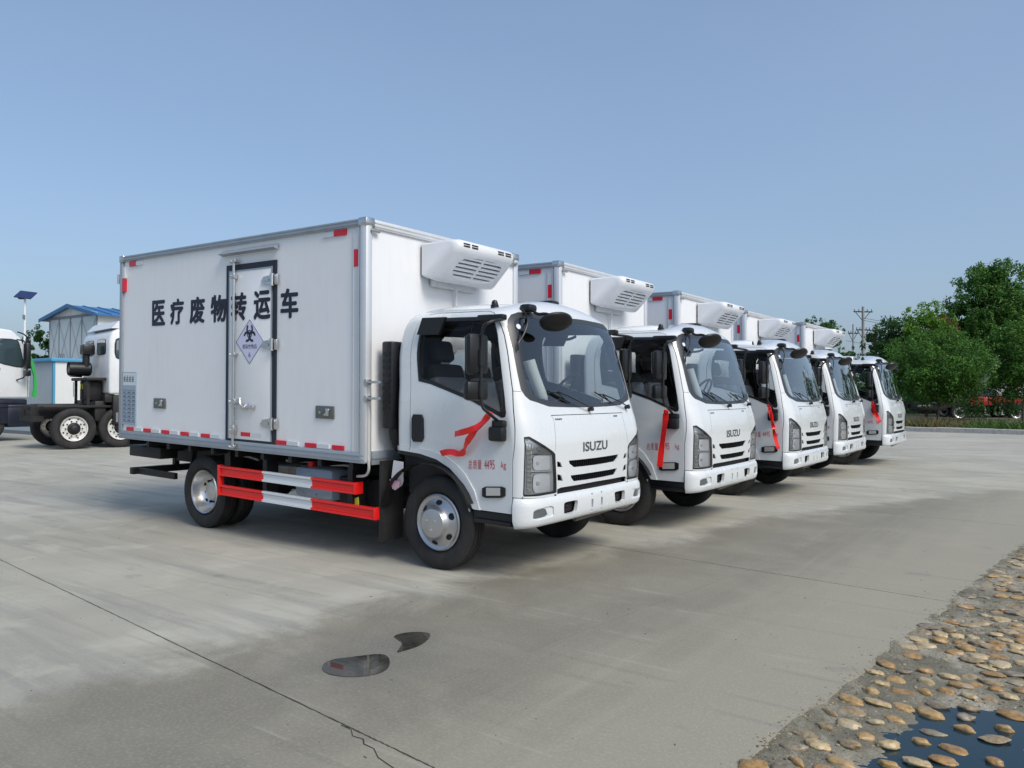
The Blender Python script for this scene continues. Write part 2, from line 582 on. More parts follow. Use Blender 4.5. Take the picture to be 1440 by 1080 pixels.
OUT = [(0, .66), (.765, .66), (1.95, .677), (1.952, .546), (2.355, .546), (2.356, .40), (4.995, .40), (4.995, 2.355), (0, 2.355)]

def build_cab(T):
    sp = SP
    seams = [strip(sp([(0, 1.300), (.785, 1.300)]), .003), strip(sp([(.785, 1.300), (.755, 1.27), (.79, 1.05), (.81, 1.015)]), .0025),
             strip(sp([(1.42, 1.487), (1.66, 1.490)]), .002)]
    dl = sp(DOOR)
    door_seam = strip(dl+[], .0045)
    regs = [('gap', seams+[door_seam]),
            ('arch', [sp(ARCH)]), ('trim', [sp(TRIM)]), ('wing', [sp(RIDGE)]),
            ('glass', [sp(WSG)]), ('frit', [sp(WS)]),
            ('wglass', [smoothpoly(sp(WIG), .2)]), ('wseal', [sp(WIN)]),
            ('lamp', [sp(HEAD)]), ('slot', [sp(SLOT1), sp(SLOT2), sp(SLA), sp(SLB), sp(LOWER)]),
            ('marker', [smoothpoly(sp(MARK), .15)]), ('handle', [smoothpoly(sp(HAND), .15)]),
            ('rglass', [sp([(4.53, 1.60), (4.53, 1.90), (4.56, 1.925), (4.995, 1.925), (4.995, 1.575), (4.56, 1.575)])]), ('rseal', [sp([(4.50, 1.58), (4.50, 1.92), (4.54, 1.95), (4.995, 1.95), (4.995, 1.55), (4.54, 1.55)])]),
            ('door', [dl])]
    grid = []
    s = .0
    L = sum(SEG)
    while s < L:
        step = .028 if .70 < s < 1.12 or 2.1 < s < 2.4 else .055
        v = .42
        while v < 2.35:
            grid.append((s+random.uniform(-.002, .002) if s > 0 else 0.0, v+random.uniform(-.002, .002)))
            v += .045 if v < 1.95 else .02
        s += step
    fn = lambda s, v: cab(s2u(s), min(v, 2.355))
    nf = lambda s, v: cab_n(s2u(s), min(v, 2.355))
    P = Patch(sp(OUT), regs, grid, fn, nf)
    P.obj('cab_body', ['rest', 'wing'], PAINT, T)
    for sd_ in (1, -1):
        P.obj('fender_flare', ['wing'], PAINT, T, off=.012, thick=.014, sides=(sd_,))
        P.obj('wheel_arch_trim', ['trim'], BLACK, T, off=.010, thick=.05, sides=(sd_,))
    P.obj('windshield_frame', ['frit'], mat('ceramic_frit', (.035, .04, .045), .38), T, off=-.003, thick=.02)
    P.obj('windshield', ['glass'], GLASS, T, off=-.005, thick=0)
    # recessed dark shell seen through gaps and grille slots
    P.obj('cab_lining', ['rest', 'wing', 'trim', 'door', 'gap', 'marker', 'handle', 'slot'], INTER, T, off=-.045, thick=.02)
    P.obj('rear_window_seal', ['rseal'], BLACK, T, off=.002, thick=.05)
    P.obj('rear_window', ['rglass'], SGLASS, T, off=-.01, thick=0)
    for sd_ in (1, -1):
        D = P.obj('cab_door', ['door', 'marker', 'handle'], PAINT, T, sides=(sd_,))
        P.obj('window_seal', ['wseal'], BLACK, D, off=.002, thick=.03, sides=(sd_,))
        P.obj('window_glass', ['wglass'], SGLASS, D, off=-.012, thick=0, sides=(sd_,))
        P.obj('door_handle', ['handle'], BLACK, D, off=.022, thick=.022, sides=(sd_,))
        P.obj('marker_lamp', ['marker'], BLACK, D, off=.012, thick=.012, sides=(sd_,))
        q = MB()
        a = [(2.20, .73), (2.085, .741), (2.083, .681), (2.198, .668)]
        f = lambda a_, b_, d: (lambda p: (p.x, p.y*sd_, p.z))(cabo(a_, b_, d))
        q.prism(a, f, .010, .018)
        q.build('marker_lens', mat('marker_lens', (.55, .56, .55), .2, .3) if sd_ == 1 else bpy.data.materials['marker_lens'], D)
    # headlights
    HG = []
    s = .74
    while s < 1.0:
        v = .69
        while v < 1.15: HG.append((s, v)); v += .03
        s += .025
    q_ = sp
    bowl1 = smoothpoly(smoothpoly(q_([(1.317, .884), (1.318, .999), (.865, .985), (.865, .872)]), .12), .25)
    bowl2 = smoothpoly(smoothpoly(q_([(1.311, .705), (1.317, .855), (.864, .842), (.859, .698)]), .12), .25)
    side = q_([(1.506, .708), (1.511, 1.075), (1.37, 1.075), (1.345, .708)])
    top = q_([(1.50, 1.095), (1.42, 1.125), (1.15, 1.08), (.85, 1.0), (.86, .998), (1.30, 1.01), (1.35, 1.09)])
    bez = q_(HEAD)
    def shrink(P_, k):
        cx = sum(p[0] for p in P_)/len(P_); cy = sum(p[1] for p in P_)/len(P_)
        return [(cx+(x-cx)*k, cy+(y-cy)*k) for x, y in P_]
    inner = shrink(bez, .94)
    H = Patch(bez, [('b1', [bowl1]), ('b2', [bowl2]), ('side', [side]), ('top', [top]), ('in', [inner])], HG, fn, nf)
    def bowlf(P_):
        cx = sum(p[0] for p in P_)/len(P_); cy = sum(p[1] for p in P_)/len(P_)
        mx = max(abs(p[0]-cx) for p in P_); my = max(abs(p[1]-cy) for p in P_)
        return lambda s, v: -.014-.030*max(0, 1-((s-cx)/mx)**2*.8-((v-cy)/my)**2*.8)
    for sd_ in (1, -1):
        h = H.obj('headlight', ['rest'], BLACK, T, off=-.001, thick=.03, sides=(sd_,))
        H.obj('housing', ['in'], HOUS, h, off=-.026, thick=.06, sides=(sd_,))
        H.obj('reflector', ['b1'], REFL, h, offn=bowlf(bowl1), thick=.0, sides=(sd_,))
        H.obj('reflector', ['b2'], REFL, h, offn=bowlf(bowl2), thick=.0, sides=(sd_,))
        H.obj('light_strip', ['side'], mat('ribbed_strip', (.55, .57, .56), .25, .7), h, off=-.018, thick=.02, sides=(sd_,))
        H.obj('turn_lamp', ['top'], mat('turn_strip', (.50, .52, .53), .25, .7), h, off=-.018, thick=.02, sides=(sd_,))
        r = MB()
        f = lambda a_, b_, d: (lambda p: (p.x, p.y*sd_, p.z))(cabo(s2u(a_), b_, d))
        for k in range(10):
            v0 = .725+k*.034
            r.prism([(u2s(1.49), v0), (u2s(1.365), v0), (u2s(1.365), v0+.012), (u2s(1.49), v0+.012)], f, -.018, -.011)
        for k in range(7):
            a0 = .80+k*.024
            tp_ = 1.022+(a0-.80)*.42
            r.prism([(a0, tp_), (a0+.008, tp_), (a0+.008, tp_+.02), (a0, tp_+.02)], f, -.018, -.011)
        r.prism([(u2s(1.34), .864), (u2s(.84), .852), (u2s(.84), .858), (u2s(1.34), .871)], f, -.028, -.010)
        r.prism([(u2s(1.34), 1.003), (u2s(.84), .992), (u2s(.84), .998), (u2s(1.34), 1.009)], f, -.028, -.010)
        r.build('chrome_rib', CHROME, h)
        bb = MB()
        for (uu, vv, rr) in ((1.10, .93, .017), (1.09, .775, .020)):
            p, n = cabo(uu, vv, -.046), cab_n(uu, vv)
            e_ = p+n*.022
            bb.cyl((p.x, p.y*sd_, p.z), (e_.x, e_.y*sd_, e_.z), rr, 14, rr*.7)
        bb.build('bulb', mat('bulb_shield', (.75, .77, .8), .1, .4), h)
        am = MB()
        am.prism([(u2s(1.28), .975), (u2s(.95), .965), (u2s(.95), .978), (u2s(1.28), .989)], f, -.052, -.045)
        am.build('amber_insert', AMBER, h)
        H.obj('lens', ['in', 'b1', 'b2', 'side', 'top'], LENS, h, off=.001, thick=0, sides=(sd_,))
    # grille slots: fins behind
    g = MB()
    for v0, v1, um in ((.868, .931, .54), (.752, .808, .505)):
        k = -1.0
        while k <= 1.0:
            u = k*um
            p, q2 = cabo(u, v0, -.03), cabo(u, v1, -.03)
            g.box(p.x-.012, p.x+.018, p.y-.003, p.y+.003, p.z, q2.z)
            k += .085
        p = cabo(0, (v0+v1)/2, -.03)
        g.box(p.x-.012, p.x+.005, -.40*um/.54, .40*um/.54, p.z-.002, p.z+.002)
    g.build('grille_fin', BLACK, T, smooth=False)
    g = MB()
    for k in range(22):
        y = random.uniform(-.55, .55)
        z = random.uniform(.60, .70)
        g.box(.86-random.uniform(0, .04), .89, y, y+random.uniform(.02, .07), z, z+random.uniform(.01, .03))
    g.tube([(.88, -.5, .66), (.89, -.2, .69), (.88, .1, .66), (.885, .45, .69)], .008, 6)
    g.build('radiator_pipe', dirty('greasy_alu', (.10, .10, .11), (.03, .03, .03), .4, metal=.7, amt=.8, scale=20), T)
    g = MB()
    g.box(.80, .86, -.62, .62, .55, .76)
    g.build('radiator', GAPDARK, T, smooth=False)
    # brand lettering on the nose
    t = fit_text('ISUZU', -.205, .205, .992, 1.071, lambda a, b: tuple(cabo_y(a, b, .004)), .015)
    t.build('lettering', mat('chrome_letter', (.22, .24, .26), .25, .9), T, smooth=False, fix=False)
    t = MB()
    t.add([cabo_y(a, b, .003) for a, b in [(.40, 1.268), (.47, 1.268), (.47, 1.280), (.40, 1.280)]], [(0, 1, 2, 3)])
    for a in (-.56, -.535, -.51, -.485): t.add([cabo_y(a+x, b, .003) for x, b in [(0, 1.262), (.018, 1.262), (.018, 1.274), (0, 1.274)]], [(0, 1, 2, 3)])
    t.build('badge', mat('badge_grey', (.2, .22, .25), .3, .8), T, smooth=False, fix=False)

def cabo_y(y, z, off):
    """front surface addressed by real y (truck left is +y) and height; |y| up to .77"""
    hw = _f[2](z)
    ry = min(.22, hw*.45)
    u = -y/(hw-ry)
    return cabo(u, z, off)

# ------------------------------------------------------------------ bumper
def build_bumper(T):
    prof = pchip([.430, .442, .462, .50, .56, .60, .63, .654, .672], [-.03, -.006, .008, .017, .020, .019, .014, .003, -.014])
    def fn(s, v):
        u = s2u(s)
        k = min(1, max(0, (u-.0)/1.9))
        vz = v+.016*(1-k)*(1-(v-.43)/.24)      # lower lip rises a little towards the middle
        p = Vector(cab(u, .70))
        n = cab_n(u, .72)
        n.z = 0
        n.normalize()
        taper = 1-.35*max(0, min(1, (u-1.45)/.5))
        q = p+n*prof(v)*taper
        return (q.x, q.y, vz)
    def nf(s, v):
        e = .003
        a, b = Vector(fn(s+e, v)), Vector(fn(max(0, s-e), v))
        c, d = Vector(fn(s, min(.672, v+e))), Vector(fn(s, max(.43, v-e)))
        n = (a-b).cross(c-d).normalized()
        if n.dot(Vector(fn(s, v))-Vector((.2, 0, .55))) < 0: n = -n
        return n
    sp = SP
    outer = sp([(0, .43), (1.93, .43), (1.93, .672), (0, .672)])
    fog = smoothpoly(sp([(1.36, .502), (1.345, .572), (.98, .580), (.93, .512)]), .15)
    fogp = smoothpoly(sp([(1.38, .494), (1.36, .585), (.86, .594), (.84, .500)]), .15)
    tow = smoothpoly(sp([(.665, .492), (.675, .578), (.655, .600), (.42, .600), (.405, .585), (.425, .505), (.455, .492)]), .2)
    pl = [sp([(.125, .505), (.125, .578), (.085, .578), (.085, .505)])]
    dots = [sp([(u+.014*math.cos(a)*1.3, v+.010*math.sin(a)) for a in [k*math.pi/4 for k in range(8)]]) for u, v in ((.105, .625), (.105, .475))]
    grid = []
    s = 0
    while s < 2.2:
        for k in range(25): grid.append((s, .434+k*.0098))
        s += .03
    P = Patch(outer, [('fog', [fog]), ('fogp', [fogp]), ('hole', [tow]+pl+dots)], grid, fn, nf)
    B = P.obj('bumper', ['rest'], PAINT, T, thick=.03)
    for sd_ in (1, -1): P.obj('fog_pocket', ['fogp'], PAINT, B, off=-.012, thick=.012, sides=(sd_,))
    P.obj('pocket_back', ['hole', 'fog'], GAPDARK, B, off=-.05, thick=0)
    for sd_ in (1, -1):
        P.obj('fog_lamp', ['fog'], mat('fog_reflector', (.32, .36, .40), .2, .9), B, off=-.018, thick=.02, sides=(sd_,))
    q = MB()
    q.box(.70, .86, -.93, .93, .50, .64)
    q.build('bumper_beam', GAPDARK, T, smooth=False)
    q = MB()
    q.cyl((.88, .30, .455), (.88, .75, .46), .018, 10)
    q.cyl((.80, -.1, .40), (.80, .55, .42), .022, 10)
    q.build('cross_tube', dirty('tube_grey', (.22, .21, .19), (.1, .09, .08), .5, metal=.6, amt=.6), T)
    q = MB()
    for y in (-.42, .42):
        q.tube([(.90, y-.03, .56), (.935, y, .565), (.90, y+.03, .56)], .008, 8)
        q.box(.86, .90, y-.05, y+.05, .52, .575)
    q.build('tow_hook', CHASSIS, B)
    # black lower step behind the bumper, under the doors
    for sd_ in (-1, 1):
        q = MB()
        q.box(.37, .775, sd_*.955, sd_*.86, .435, .538, c=.012)
        q.box(.40, .76, sd_*.975, sd_*.955, .44, .475, c=.006)
        q.build('entry_step', BLACK, T)
    q = MB()
    for sd_ in (-1, 1):
        q.add([cab_side(p, sd_) for p in [(1.64, .672), (1.64, .684), (.78, .676), (.78, .664)]], [(0, 1, 2, 3)])
    q.build('lamp_gap_seal', GAPDARK, T, smooth=False)

def cab_side(p, sd_):
    q = cabo(p[0], p[1], .004)
    return (q.x, q.y*sd_, q.z)
# ------------------------------------------------------------------ cab fittings
def build_fittings(T):
    # wipers
    W = lambda pts, off: [tuple(cabo(u, v, off)) for u, v in pts]
    for piv, tip, b0, b1 in (((.023, 1.336), (.635, 1.477), (.79, 1.49), (.40, 1.392)), ((-.90, 1.345), (-.33, 1.455), (-.18, 1.478), (-.55, 1.388))):
        q = MB()
        n = cab_n(*piv)
        p = cabo(*piv, .0)
        q.cyl(p, p+n*.035, .016, 14)
        q.cyl(p+n*.030, p+n*.045, .021, 14)
        m1 = ((piv[0]+tip[0])/2, (piv[1]+tip[1])/2)
        q.tube([tuple(cabo(*piv, .035)), tuple(cabo(m1[0], m1[1], .05)), tuple(cabo(*tip, .03))], [.008, .007, .006], 8)
        a = q.build('wiper', BLACK, T)
        q = MB()
        q.tube(W([b0, ((b0[0]+b1[0])/2, (b0[1]+b1[1])/2), b1], .012), .006, 8)
        q.tube(W([(b0[0]*.8+b1[0]*.2, b0[1]*.8+b1[1]*.2), tip, (b0[0]*.3+b1[0]*.7, b0[1]*.3+b1[1]*.7)], .022), .005, 6)
        q.build('blade', BLACK, a)
    # right and left mirrors on a long tubular arm
    for sd_ in (-1, 1):
        Y = 1.2*sd_
        A = empty('side_mirror', T)
        q = MB()
        q.tube([(.62, sd_*.90, 2.05), (.735, sd_*1.08, 2.035), (.70, sd_*1.19, 2.01), (.652, Y, 1.965), (.642, Y, 1.78), (.642, Y, 1.56), (.645, Y, 1.37), (.68, sd_*1.16, 1.325), (.67, sd_*1.03, 1.262)], .0125, 10)
        q.cyl((.642, Y, 1.80), (.642, Y, 1.68), .026, 12)
        q.cyl((.642, Y, 1.55), (.642, Y, 1.44), .026, 12)
        q.build('mirror_arm', BLACK, A)
        q = MB()
        q.box(-.035, .035, -.102, .102, -.155, .155, Matrix.Translation((.605, sd_*1.205, 1.765)) @ Matrix.Rotation(sd_*.12, 4, 'Z'), c=.03)
        q.build('main_mirror', BLACK, A)
        q = MB()
        q.box(-.038, -.036, -.088, .088, -.138, .138, Matrix.Translation((.603, sd_*1.205, 1.765)) @ Matrix.Rotation(sd_*.12, 4, 'Z'))
        q.build('mirror_glass', MIRR, A, smooth=False)
        q = MB()
        q.box(-.035, .035, -.105, .105, -.075, .075, Matrix.Translation((.605, sd_*1.215, 1.49)) @ Matrix.Rotation(sd_*.2, 4, 'Z'), c=.028)
        q.build('wide_mirror', BLACK, A)
        q = MB()
        q.box(.60, .735, sd_*.985, sd_*1.065, 1.10, 1.215, c=.02)
        q.box(.62, .735, sd_*.985, sd_*1.045, 1.205, 1.265, c=.015)
        q.build('mirror_bracket', BLACK, A)
        q = MB()   # upper mount cover
        q.box(.40, .66, sd_*.885, sd_*.955, 2.045, 2.095, c=.015)
        q.box(.50, .70, sd_*.90, sd_*.955, 1.95, 2.07, Matrix.Rotation(0, 4, 'X'), c=.015) if False else None
        q.build('mirror_mount', BLACK, A)
    # kerb mirror at the front
    A = empty('front_mirror', T)
    q = MB()
    q.box(-.055, .055, -.06, .06, -.03, .035, Matrix.Translation((.66, -.60, 2.165)), c=.025)
    q.tube([(.68, -.58, 2.16), (.73, -.57, 2.115), (.80, -.55, 2.125), (.85, -.54, 2.10), (.885, -.535, 2.05)], .013, 8)
    q.tube([(.66, -.66, 2.145), (.735, -.70, 2.06), (.74, -.78, 1.93), (.735, -.845, 1.875), (.735, -.85, 1.81)], .007, 8)
    q.build('mirror_arm', BLACK, A)
    q = MB()
    prof = [(0, 0), (.045, .003), (.075, .012), (.092, .028), (.095, .045), (.088, .052), (0, .052)]
    q.lathe([(r*1.0, -h) for r, h in prof], (0, 0, 0), 'X', 28)
    Mx = Matrix.Translation((.905, -.535, 2.025)) @ Matrix.Rotation(math.radians(-28), 4, 'Z') @ Matrix.Rotation(math.radians(48), 4, 'Y')
    q.v = [tuple(Mx @ Vector((p[0]*1.1, p[1]*1.55, p[2]*1.1))) for p in q.v]
    q.build('round_mirror', BLACK, A)
    # roof markers
    for x, y, r in ((.36, -.66, .028), (.36, .66, .028)):
        q = MB()
        z = 2.19
        q.lathe([(r*1.25, -.02), (r*1.25, .012), (r, .016), (r, .03), (r*.7, .05), (0.001, .058)], (x, y, z), 'Z', 16)
        q.build('roof_marker', BLACK, T)
    q = MB()
    q.box(.30, .52, -.03, .10, 2.255, 2.300, c=.02)
    q.build('roof_antenna', BLACK, T)
    # visor over the quarter window, grab handles inside
    for sd_ in (-1, 1):
        q = MB()
        q.prism([(-.232, 1.95), (-.171, 2.09), (.086, 2.088), (.01, 1.945)], lambda a, b, d: (a, sd_*d, b), .945, .972)
        q.build('window_visor', BLACK, T, smooth=False)
        q = MB()
        q.tube([(-.10, sd_*.80, 2.04), (-.05, sd_*.80, 2.0), (.18, sd_*.80, 2.0), (.26, sd_*.80, 2.03)], .014, 8)
        q.build('grab_handle', INTER, T)
    # interior
    q = MB()
    q.box(.45, .80, -.86, .86, 1.05, 1.30, c=.05)
    q.box(.62, .74, -.78, .78, 1.28, 1.335, c=.02)
    q.box(.40, .60, .12, .70, 1.15, 1.36, c=.05)
    q.build('dashboard', DASH, T)
    q = MB()
    q.box(-.38, .80, -.90, .90, .60, .95)
    q.box(-.43, -.38, -.90, .90, .80, 1.50)
    q.build('cab_floor', INTER, T, smooth=False)
    q = MB()
    q.box(-.2, .5, -.75, .75, 2.10, 2.13, c=.01)
    q.build('roof_lining', INTER, T)
    for y, wd in ((-.50, .44), (.50, .46), (-.02, .30)):
        s_ = MB()
        s_.box(-.20, .30, y-wd/2, y+wd/2, 1.05, 1.22, c=.05)
        s_.v = [(x, a, z+max(0, x)*.12) for x, a, z in s_.v]
        seat = s_.build('seat', INTER, T)
        s_ = MB()
        s_.box(-.07, .06, -wd/2, wd/2, 0, .58, Matrix.Translation((-.20, y, 1.15)) @ Matrix.Rotation(math.radians(-14), 4, 'Y'), c=.05)
        s_.build('backrest', INTER, seat)
        if wd > .35:
            s_ = MB()
            s_.box(-.05, .05, -.14, .14, .60, .80, Matrix.Translation((-.20, y, 1.15)) @ Matrix.Rotation(math.radians(-14), 4, 'Y'), c=.05)
            s_.build('headrest', INTER, seat)
        s_ = MB()
        s_.box(-.19, .32, y-wd/2-.012, y+wd/2+.012, 1.18, 1.25, c=.04)
        s_.box(-.075, .075, -wd/2-.012, wd/2+.012, .08, .46, Matrix.Translation((-.195, y, 1.15)) @ Matrix.Rotation(math.radians(-14), 4, 'Y'), c=.05)
        s_.build('plastic_cover', PLASTIC, seat)
    q = MB()
    R = .215
    M_ = Matrix.Translation((.36, .46, 1.46)) @ Matrix.Rotation(math.radians(-58), 4, 'Y')
    ring = [(R*math.cos(2*math.pi*k/28), R*math.sin(2*math.pi*k/28), 0) for k in range(29)]
    q.tube([M_ @ Vector(p) for p in ring], .014, 8, smooth=0)
    for a in (0, 2.1, 4.2): q.tube([M_ @ Vector((0, 0, -.02)), M_ @ Vector((R*math.cos(a), R*math.sin(a), 0))], .012, 6)
    q.cyl(M_ @ Vector((0, 0, -.05)), M_ @ Vector((0, 0, .01)), .06, 16)
    q.cyl(M_ @ Vector((0, 0, -.35)), M_ @ Vector((0, 0, -.05)), .03, 12)
    q.build('steering_wheel', BLACK, T)
    # papers on the dashboard
    q = MB()
    q.tube([(.755, -.50, 1.385), (.70, -.58, 1.62), (.675, -.61, 1.74)], [.030, .038, .046, .05], 12)
    q.v = [(x, y, z) for x, y, z in q.v]
    q.build('rolled_paper', PAPER, T)
    q = MB()
    q.box(.61, .75, .02, .24, 1.337, 1.341, Matrix.Identity(4))
    q.build('paper_note', mat('yellow_note', (.70, .62, .30), .7), T, smooth=False)
    q = MB()
    q.box(.72, .74, .50, .58, 1.34, 1.44, Matrix.Identity(4))
    q.build('white_card', PAPER, T, smooth=False)
    q = MB()
    p = cabo(1.22, 1.985, -.003)
    n = cab_n(1.22, 1.985)
    q.cyl(p, p+n*.005, .022, 18)
    q.build('round_sticker', mat('pale_round_sticker', (.7, .74, .76), .5), T)
    # red weight lettering on both doors
    for sd_ in (-1, 1):
        def fn(a, b, sd_=sd_):
            # a runs along the reader's left-to-right, b height
            u = 2.364-a*(2.364-2.032) if sd_ < 0 else 2.032+a*(2.364-2.032)
            p = cabo(u, b, .003)
            return (p.x, p.y if sd_ < 0 else -p.y, p.z)
        mb = MB()
        for txt, a0, a1, b0, b1 in (('总', 0, .10, .862, .935), ('质', .125, .225, .864, .937), ('量', .245, .345, .868, .94), ('44', .42, .54, .875, .945), ('95', .56, .68, .878, .95), ('kg', .85, .97, .880, .945)):
            t = fit_text(txt, a0, a1, b0, b1, fn, -.002)
            mb.add(t.v, t.f)
        mb.build('weight_lettering', INKRED, T, smooth=False, fix=False)
    # air intake stack behind the cab
    q = MB()
    q.box(-.625, -.50, -1.00, -.80, 1.14, 1.90, c=.02)
    for k in range(9): q.box(-.60, -.52, -1.008, -.995, 1.30+k*.06, 1.325+k*.06)
    q.build('air_intake', BLACK, T)
    q = MB()
    q.tube([(-.56, -.90, 1.15), (-.56, -.88, 1.0), (-.55, -.70, .85), (-.5, -.5, .80)], .05, 10)
    q.build('intake_hose', BLACK, T)
    q = MB()
    q.prism([(-.47, .87), (-.36, .865), (-.37, .70), (-.40, .66), (-.44, .62), (-.50, .64), (-.51, .72)], lambda a, b, d: (a, d+.02*math.sin(a*60), b), -1.0, -.985)
    q.build('plastic_bag', mat('milky_bag', (.75, .72, .76), .35), T)
    q = MB()
    q.prism([(-.505, .705), (-.38, .70), (-.40, .645), (-.47, .625)], lambda a, b, d: (a, d, b), -1.012, -1.003)
    q.build('bag_label', mat('pink_label', (.7, .42, .55), .6), T, smooth=False)

# ------------------------------------------------------------------ cargo box
def build_box(T):
    X0, X1, Z0, Z1, W_ = -4.836, -.690, .838, 2.965, 1.12
    B = empty('cargo_box', T)
    q = MB()
    q.box(X0+.02, X1-.012, -W_+.012, W_-.012, Z0+.02, Z1-.012)
    core = q.build('box_panel', PANEL, B, smooth=False)
    for sd_ in (-1, 1):
        q = MB()
        q.box(X0+.005, X1-.075, sd_*(W_-.001), sd_*(W_+.014), Z1-.062, Z1+.003, c=.004)
        q.box(X0+.005, X1-.075, sd_*(W_+.012), sd_*(W_+.021), Z1-.045, Z1-.030)
        q.box(X0+.005, X1-.075, sd_*(W_+.012), sd_*(W_+.019), Z1-.016, Z1-.006)
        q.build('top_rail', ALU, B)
        q = MB()
        q.box(X0+.005, X1-.005, sd_*(W_-.001), sd_*(W_+.010), Z0-.005, Z0+.088, c=.003)
        q.box(X0+.005, X1-.005, sd_*(W_+.009), sd_*(W_+.016), Z0+.058, Z0+.066)
        q.box(X0+.005, X1-.005, sd_*(W_+.009), sd_*(W_+.016), Z0+.020, Z0+.030)
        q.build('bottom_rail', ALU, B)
        q = MB()
        q.box(-.845, -.778, sd_*(W_-.011), sd_*(W_+.001), Z0+.089, Z1-.063)
        q.box(-.778, -.770, sd_*(W_-.001), sd_*(W_+.010), Z0+.089, Z1-.063)
        q.box(-.851, -.845, sd_*(W_-.001), sd_*(W_+.006), Z0+.089, Z1-.063)
        q.build('post_channel', ALUL, B)
        q = MB()
        q.box(-.768, -.676, sd_*(W_-.07), sd_*(W_+.016), Z0-.004, Z1+.002, c=.028)
        q.build('corner_post', ALUL, B)
        q = MB()
        q.box(X0-.012, X0+.05, sd_*(W_-.06), sd_*(W_+.012), Z0-.004, Z1+.002, c=.008)
        q.box(X0+.05, X0+.056, sd_*(W_-.001), sd_*(W_+.007), Z0+.089, Z1-.063)
        q.build('rear_post', ALU, B)
        q = MB()
        q.box(X1-.092, X1+.018, sd_*(W_-.09), sd_*(W_+.022), Z1-.066, Z1+.012, c=.015)
        q.build('corner_cap', STEEL, B)
        q = MB()
        q.box(X0-.016, X0+.085, sd_*(W_-.09), sd_*(W_+.022), Z1-.066, Z1+.012, c=.012)
        q.build('corner_cap', STEEL, B)
    q = MB()
    q.box(X1-.012, X1+.010, -W_+.09, W_-.09, Z1-.075, Z1+.002, c=.003)
    q.box(X1+.008, X1+.016, -W_+.09, W_-.09, Z1-.060, Z1-.052)
    q.box(X1+.008, X1+.016, -W_+.09, W_-.09, Z1-.030, Z1-.020)
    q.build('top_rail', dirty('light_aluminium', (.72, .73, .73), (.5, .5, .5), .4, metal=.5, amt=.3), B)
    q = MB()
    q.box(X1-.012, X1+.012, -W_+.07, W_-.07, Z0-.02, Z0+.10, c=.003)
    q.box(X1+.010, X1+.018, -W_+.07, W_-.07, Z0+.03, Z0+.045)
    q.build('front_sill', ALU, B)
    # rear doors
    for sd_ in (-1, 1):
        q = MB()
        q.box(X0-.008, X0+.022, sd_*.02, sd_*(W_-.065), Z0+.05, Z1-.05, c=.004)
        d = q.build('rear_door', PANEL, B)
        q = MB()
        q.cyl((X0-.03, sd_*.30, Z0+.02), (X0-.03, sd_*.30, Z1-.02), .016, 10)
        for z in (1.1, 1.6, 2.3): q.box(X0-.03, X0-.006, sd_*.26, sd_*.34, z, z+.05)
        q.build('lock_rod', STEEL, d)
        for z in (1.05, 1.9, 2.68):
            q = MB()
            q.box(X0-.028, X0-.004, sd_*(W_-.22), sd_*(W_+.0), z, z+.05, c=.006)
            q.cyl((X0-.03, sd_*(W_+.014), z-.03), (X0-.03, sd_*(W_+.014), z+.08), .016, 10)
            q.build('hinge', STEEL, d)
    # side door on the right
    ys = -W_
    d = empty('side_door', B)
    DX0, DX1, DZ0, DZ1 = -2.722, -1.927, .905, 2.702
    q = MB()
    q.box(DX0+.05, DX1-.055, ys-.010, ys+.01, DZ0+.045, DZ1-.060, c=.003)
    q.build('door_leaf', PANEL, d)
    q = MB()
    for a in ((DX0-.006, DX0+.046, DZ0, DZ1), (DX1-.05, DX1, DZ0, DZ1), (DX0+.046, DX1-.05, DZ0, DZ0+.042), (DX0+.046, DX1-.05, DZ1-.055, DZ1)):
        q.box(a[0], a[1], ys-.006, ys+.013, a[2], a[3])
    q.build('door_gasket', GASKET, d, smooth=False)
    q = MB()
    for a in ((DX0+.047, DX0+.056, DZ0+.045, DZ1-.056), (DX1-.062, DX1-.052, DZ0+.045, DZ1-.056), (DX0+.057, DX1-.063, DZ1-.072, DZ1-.060)):
        q.box(a[0], a[1], ys-.014, ys-.004, a[2], a[3])
    q.build('door_trim', ALU, d, smooth=False)
    rx = DX0+.172
    q = MB()
    q.cyl((rx, ys-.040, DZ0-.045), (rx, ys-.040, DZ1+.035), .0155, 14)
    q.build('lock_rod', STEEL, d)
    for z, wd, ht in ((DZ1+.010, .075, .035), (DZ1-.15, .05, .055), (1.78, .07, .03), (1.30, .09, .05), (DZ0+.09, .055, .09), (DZ0-.05, .075, .035)):
        q = MB()
        q.box(rx-wd*.6, rx+wd*.6, ys-.062, ys-.010, z, z+ht, c=.008)
        q.cyl((rx-wd*.4, ys-.07, z+ht*.5), (rx-wd*.4, ys-.06, z+ht*.5), .008, 8)
        q.build('rod_clamp', STEEL, d)
    q = MB()
    q.box(rx-.02, rx+.34, ys-.055, ys-.035, 1.262, 1.288, c=.006)
    q.tube([(rx+.19, ys-.06, 1.27), (rx+.18, ys-.09, 1.31), (rx+.155, ys-.07, 1.36)], .012, 8)
    q.box(rx+.13, rx+.22, ys-.05, ys-.012, 1.245, 1.305, c=.008)
    q.box(rx+.27, rx+.33, ys-.048, ys-.012, 1.255, 1.295, c=.006)
    q.build('latch_handle', STEEL, d)
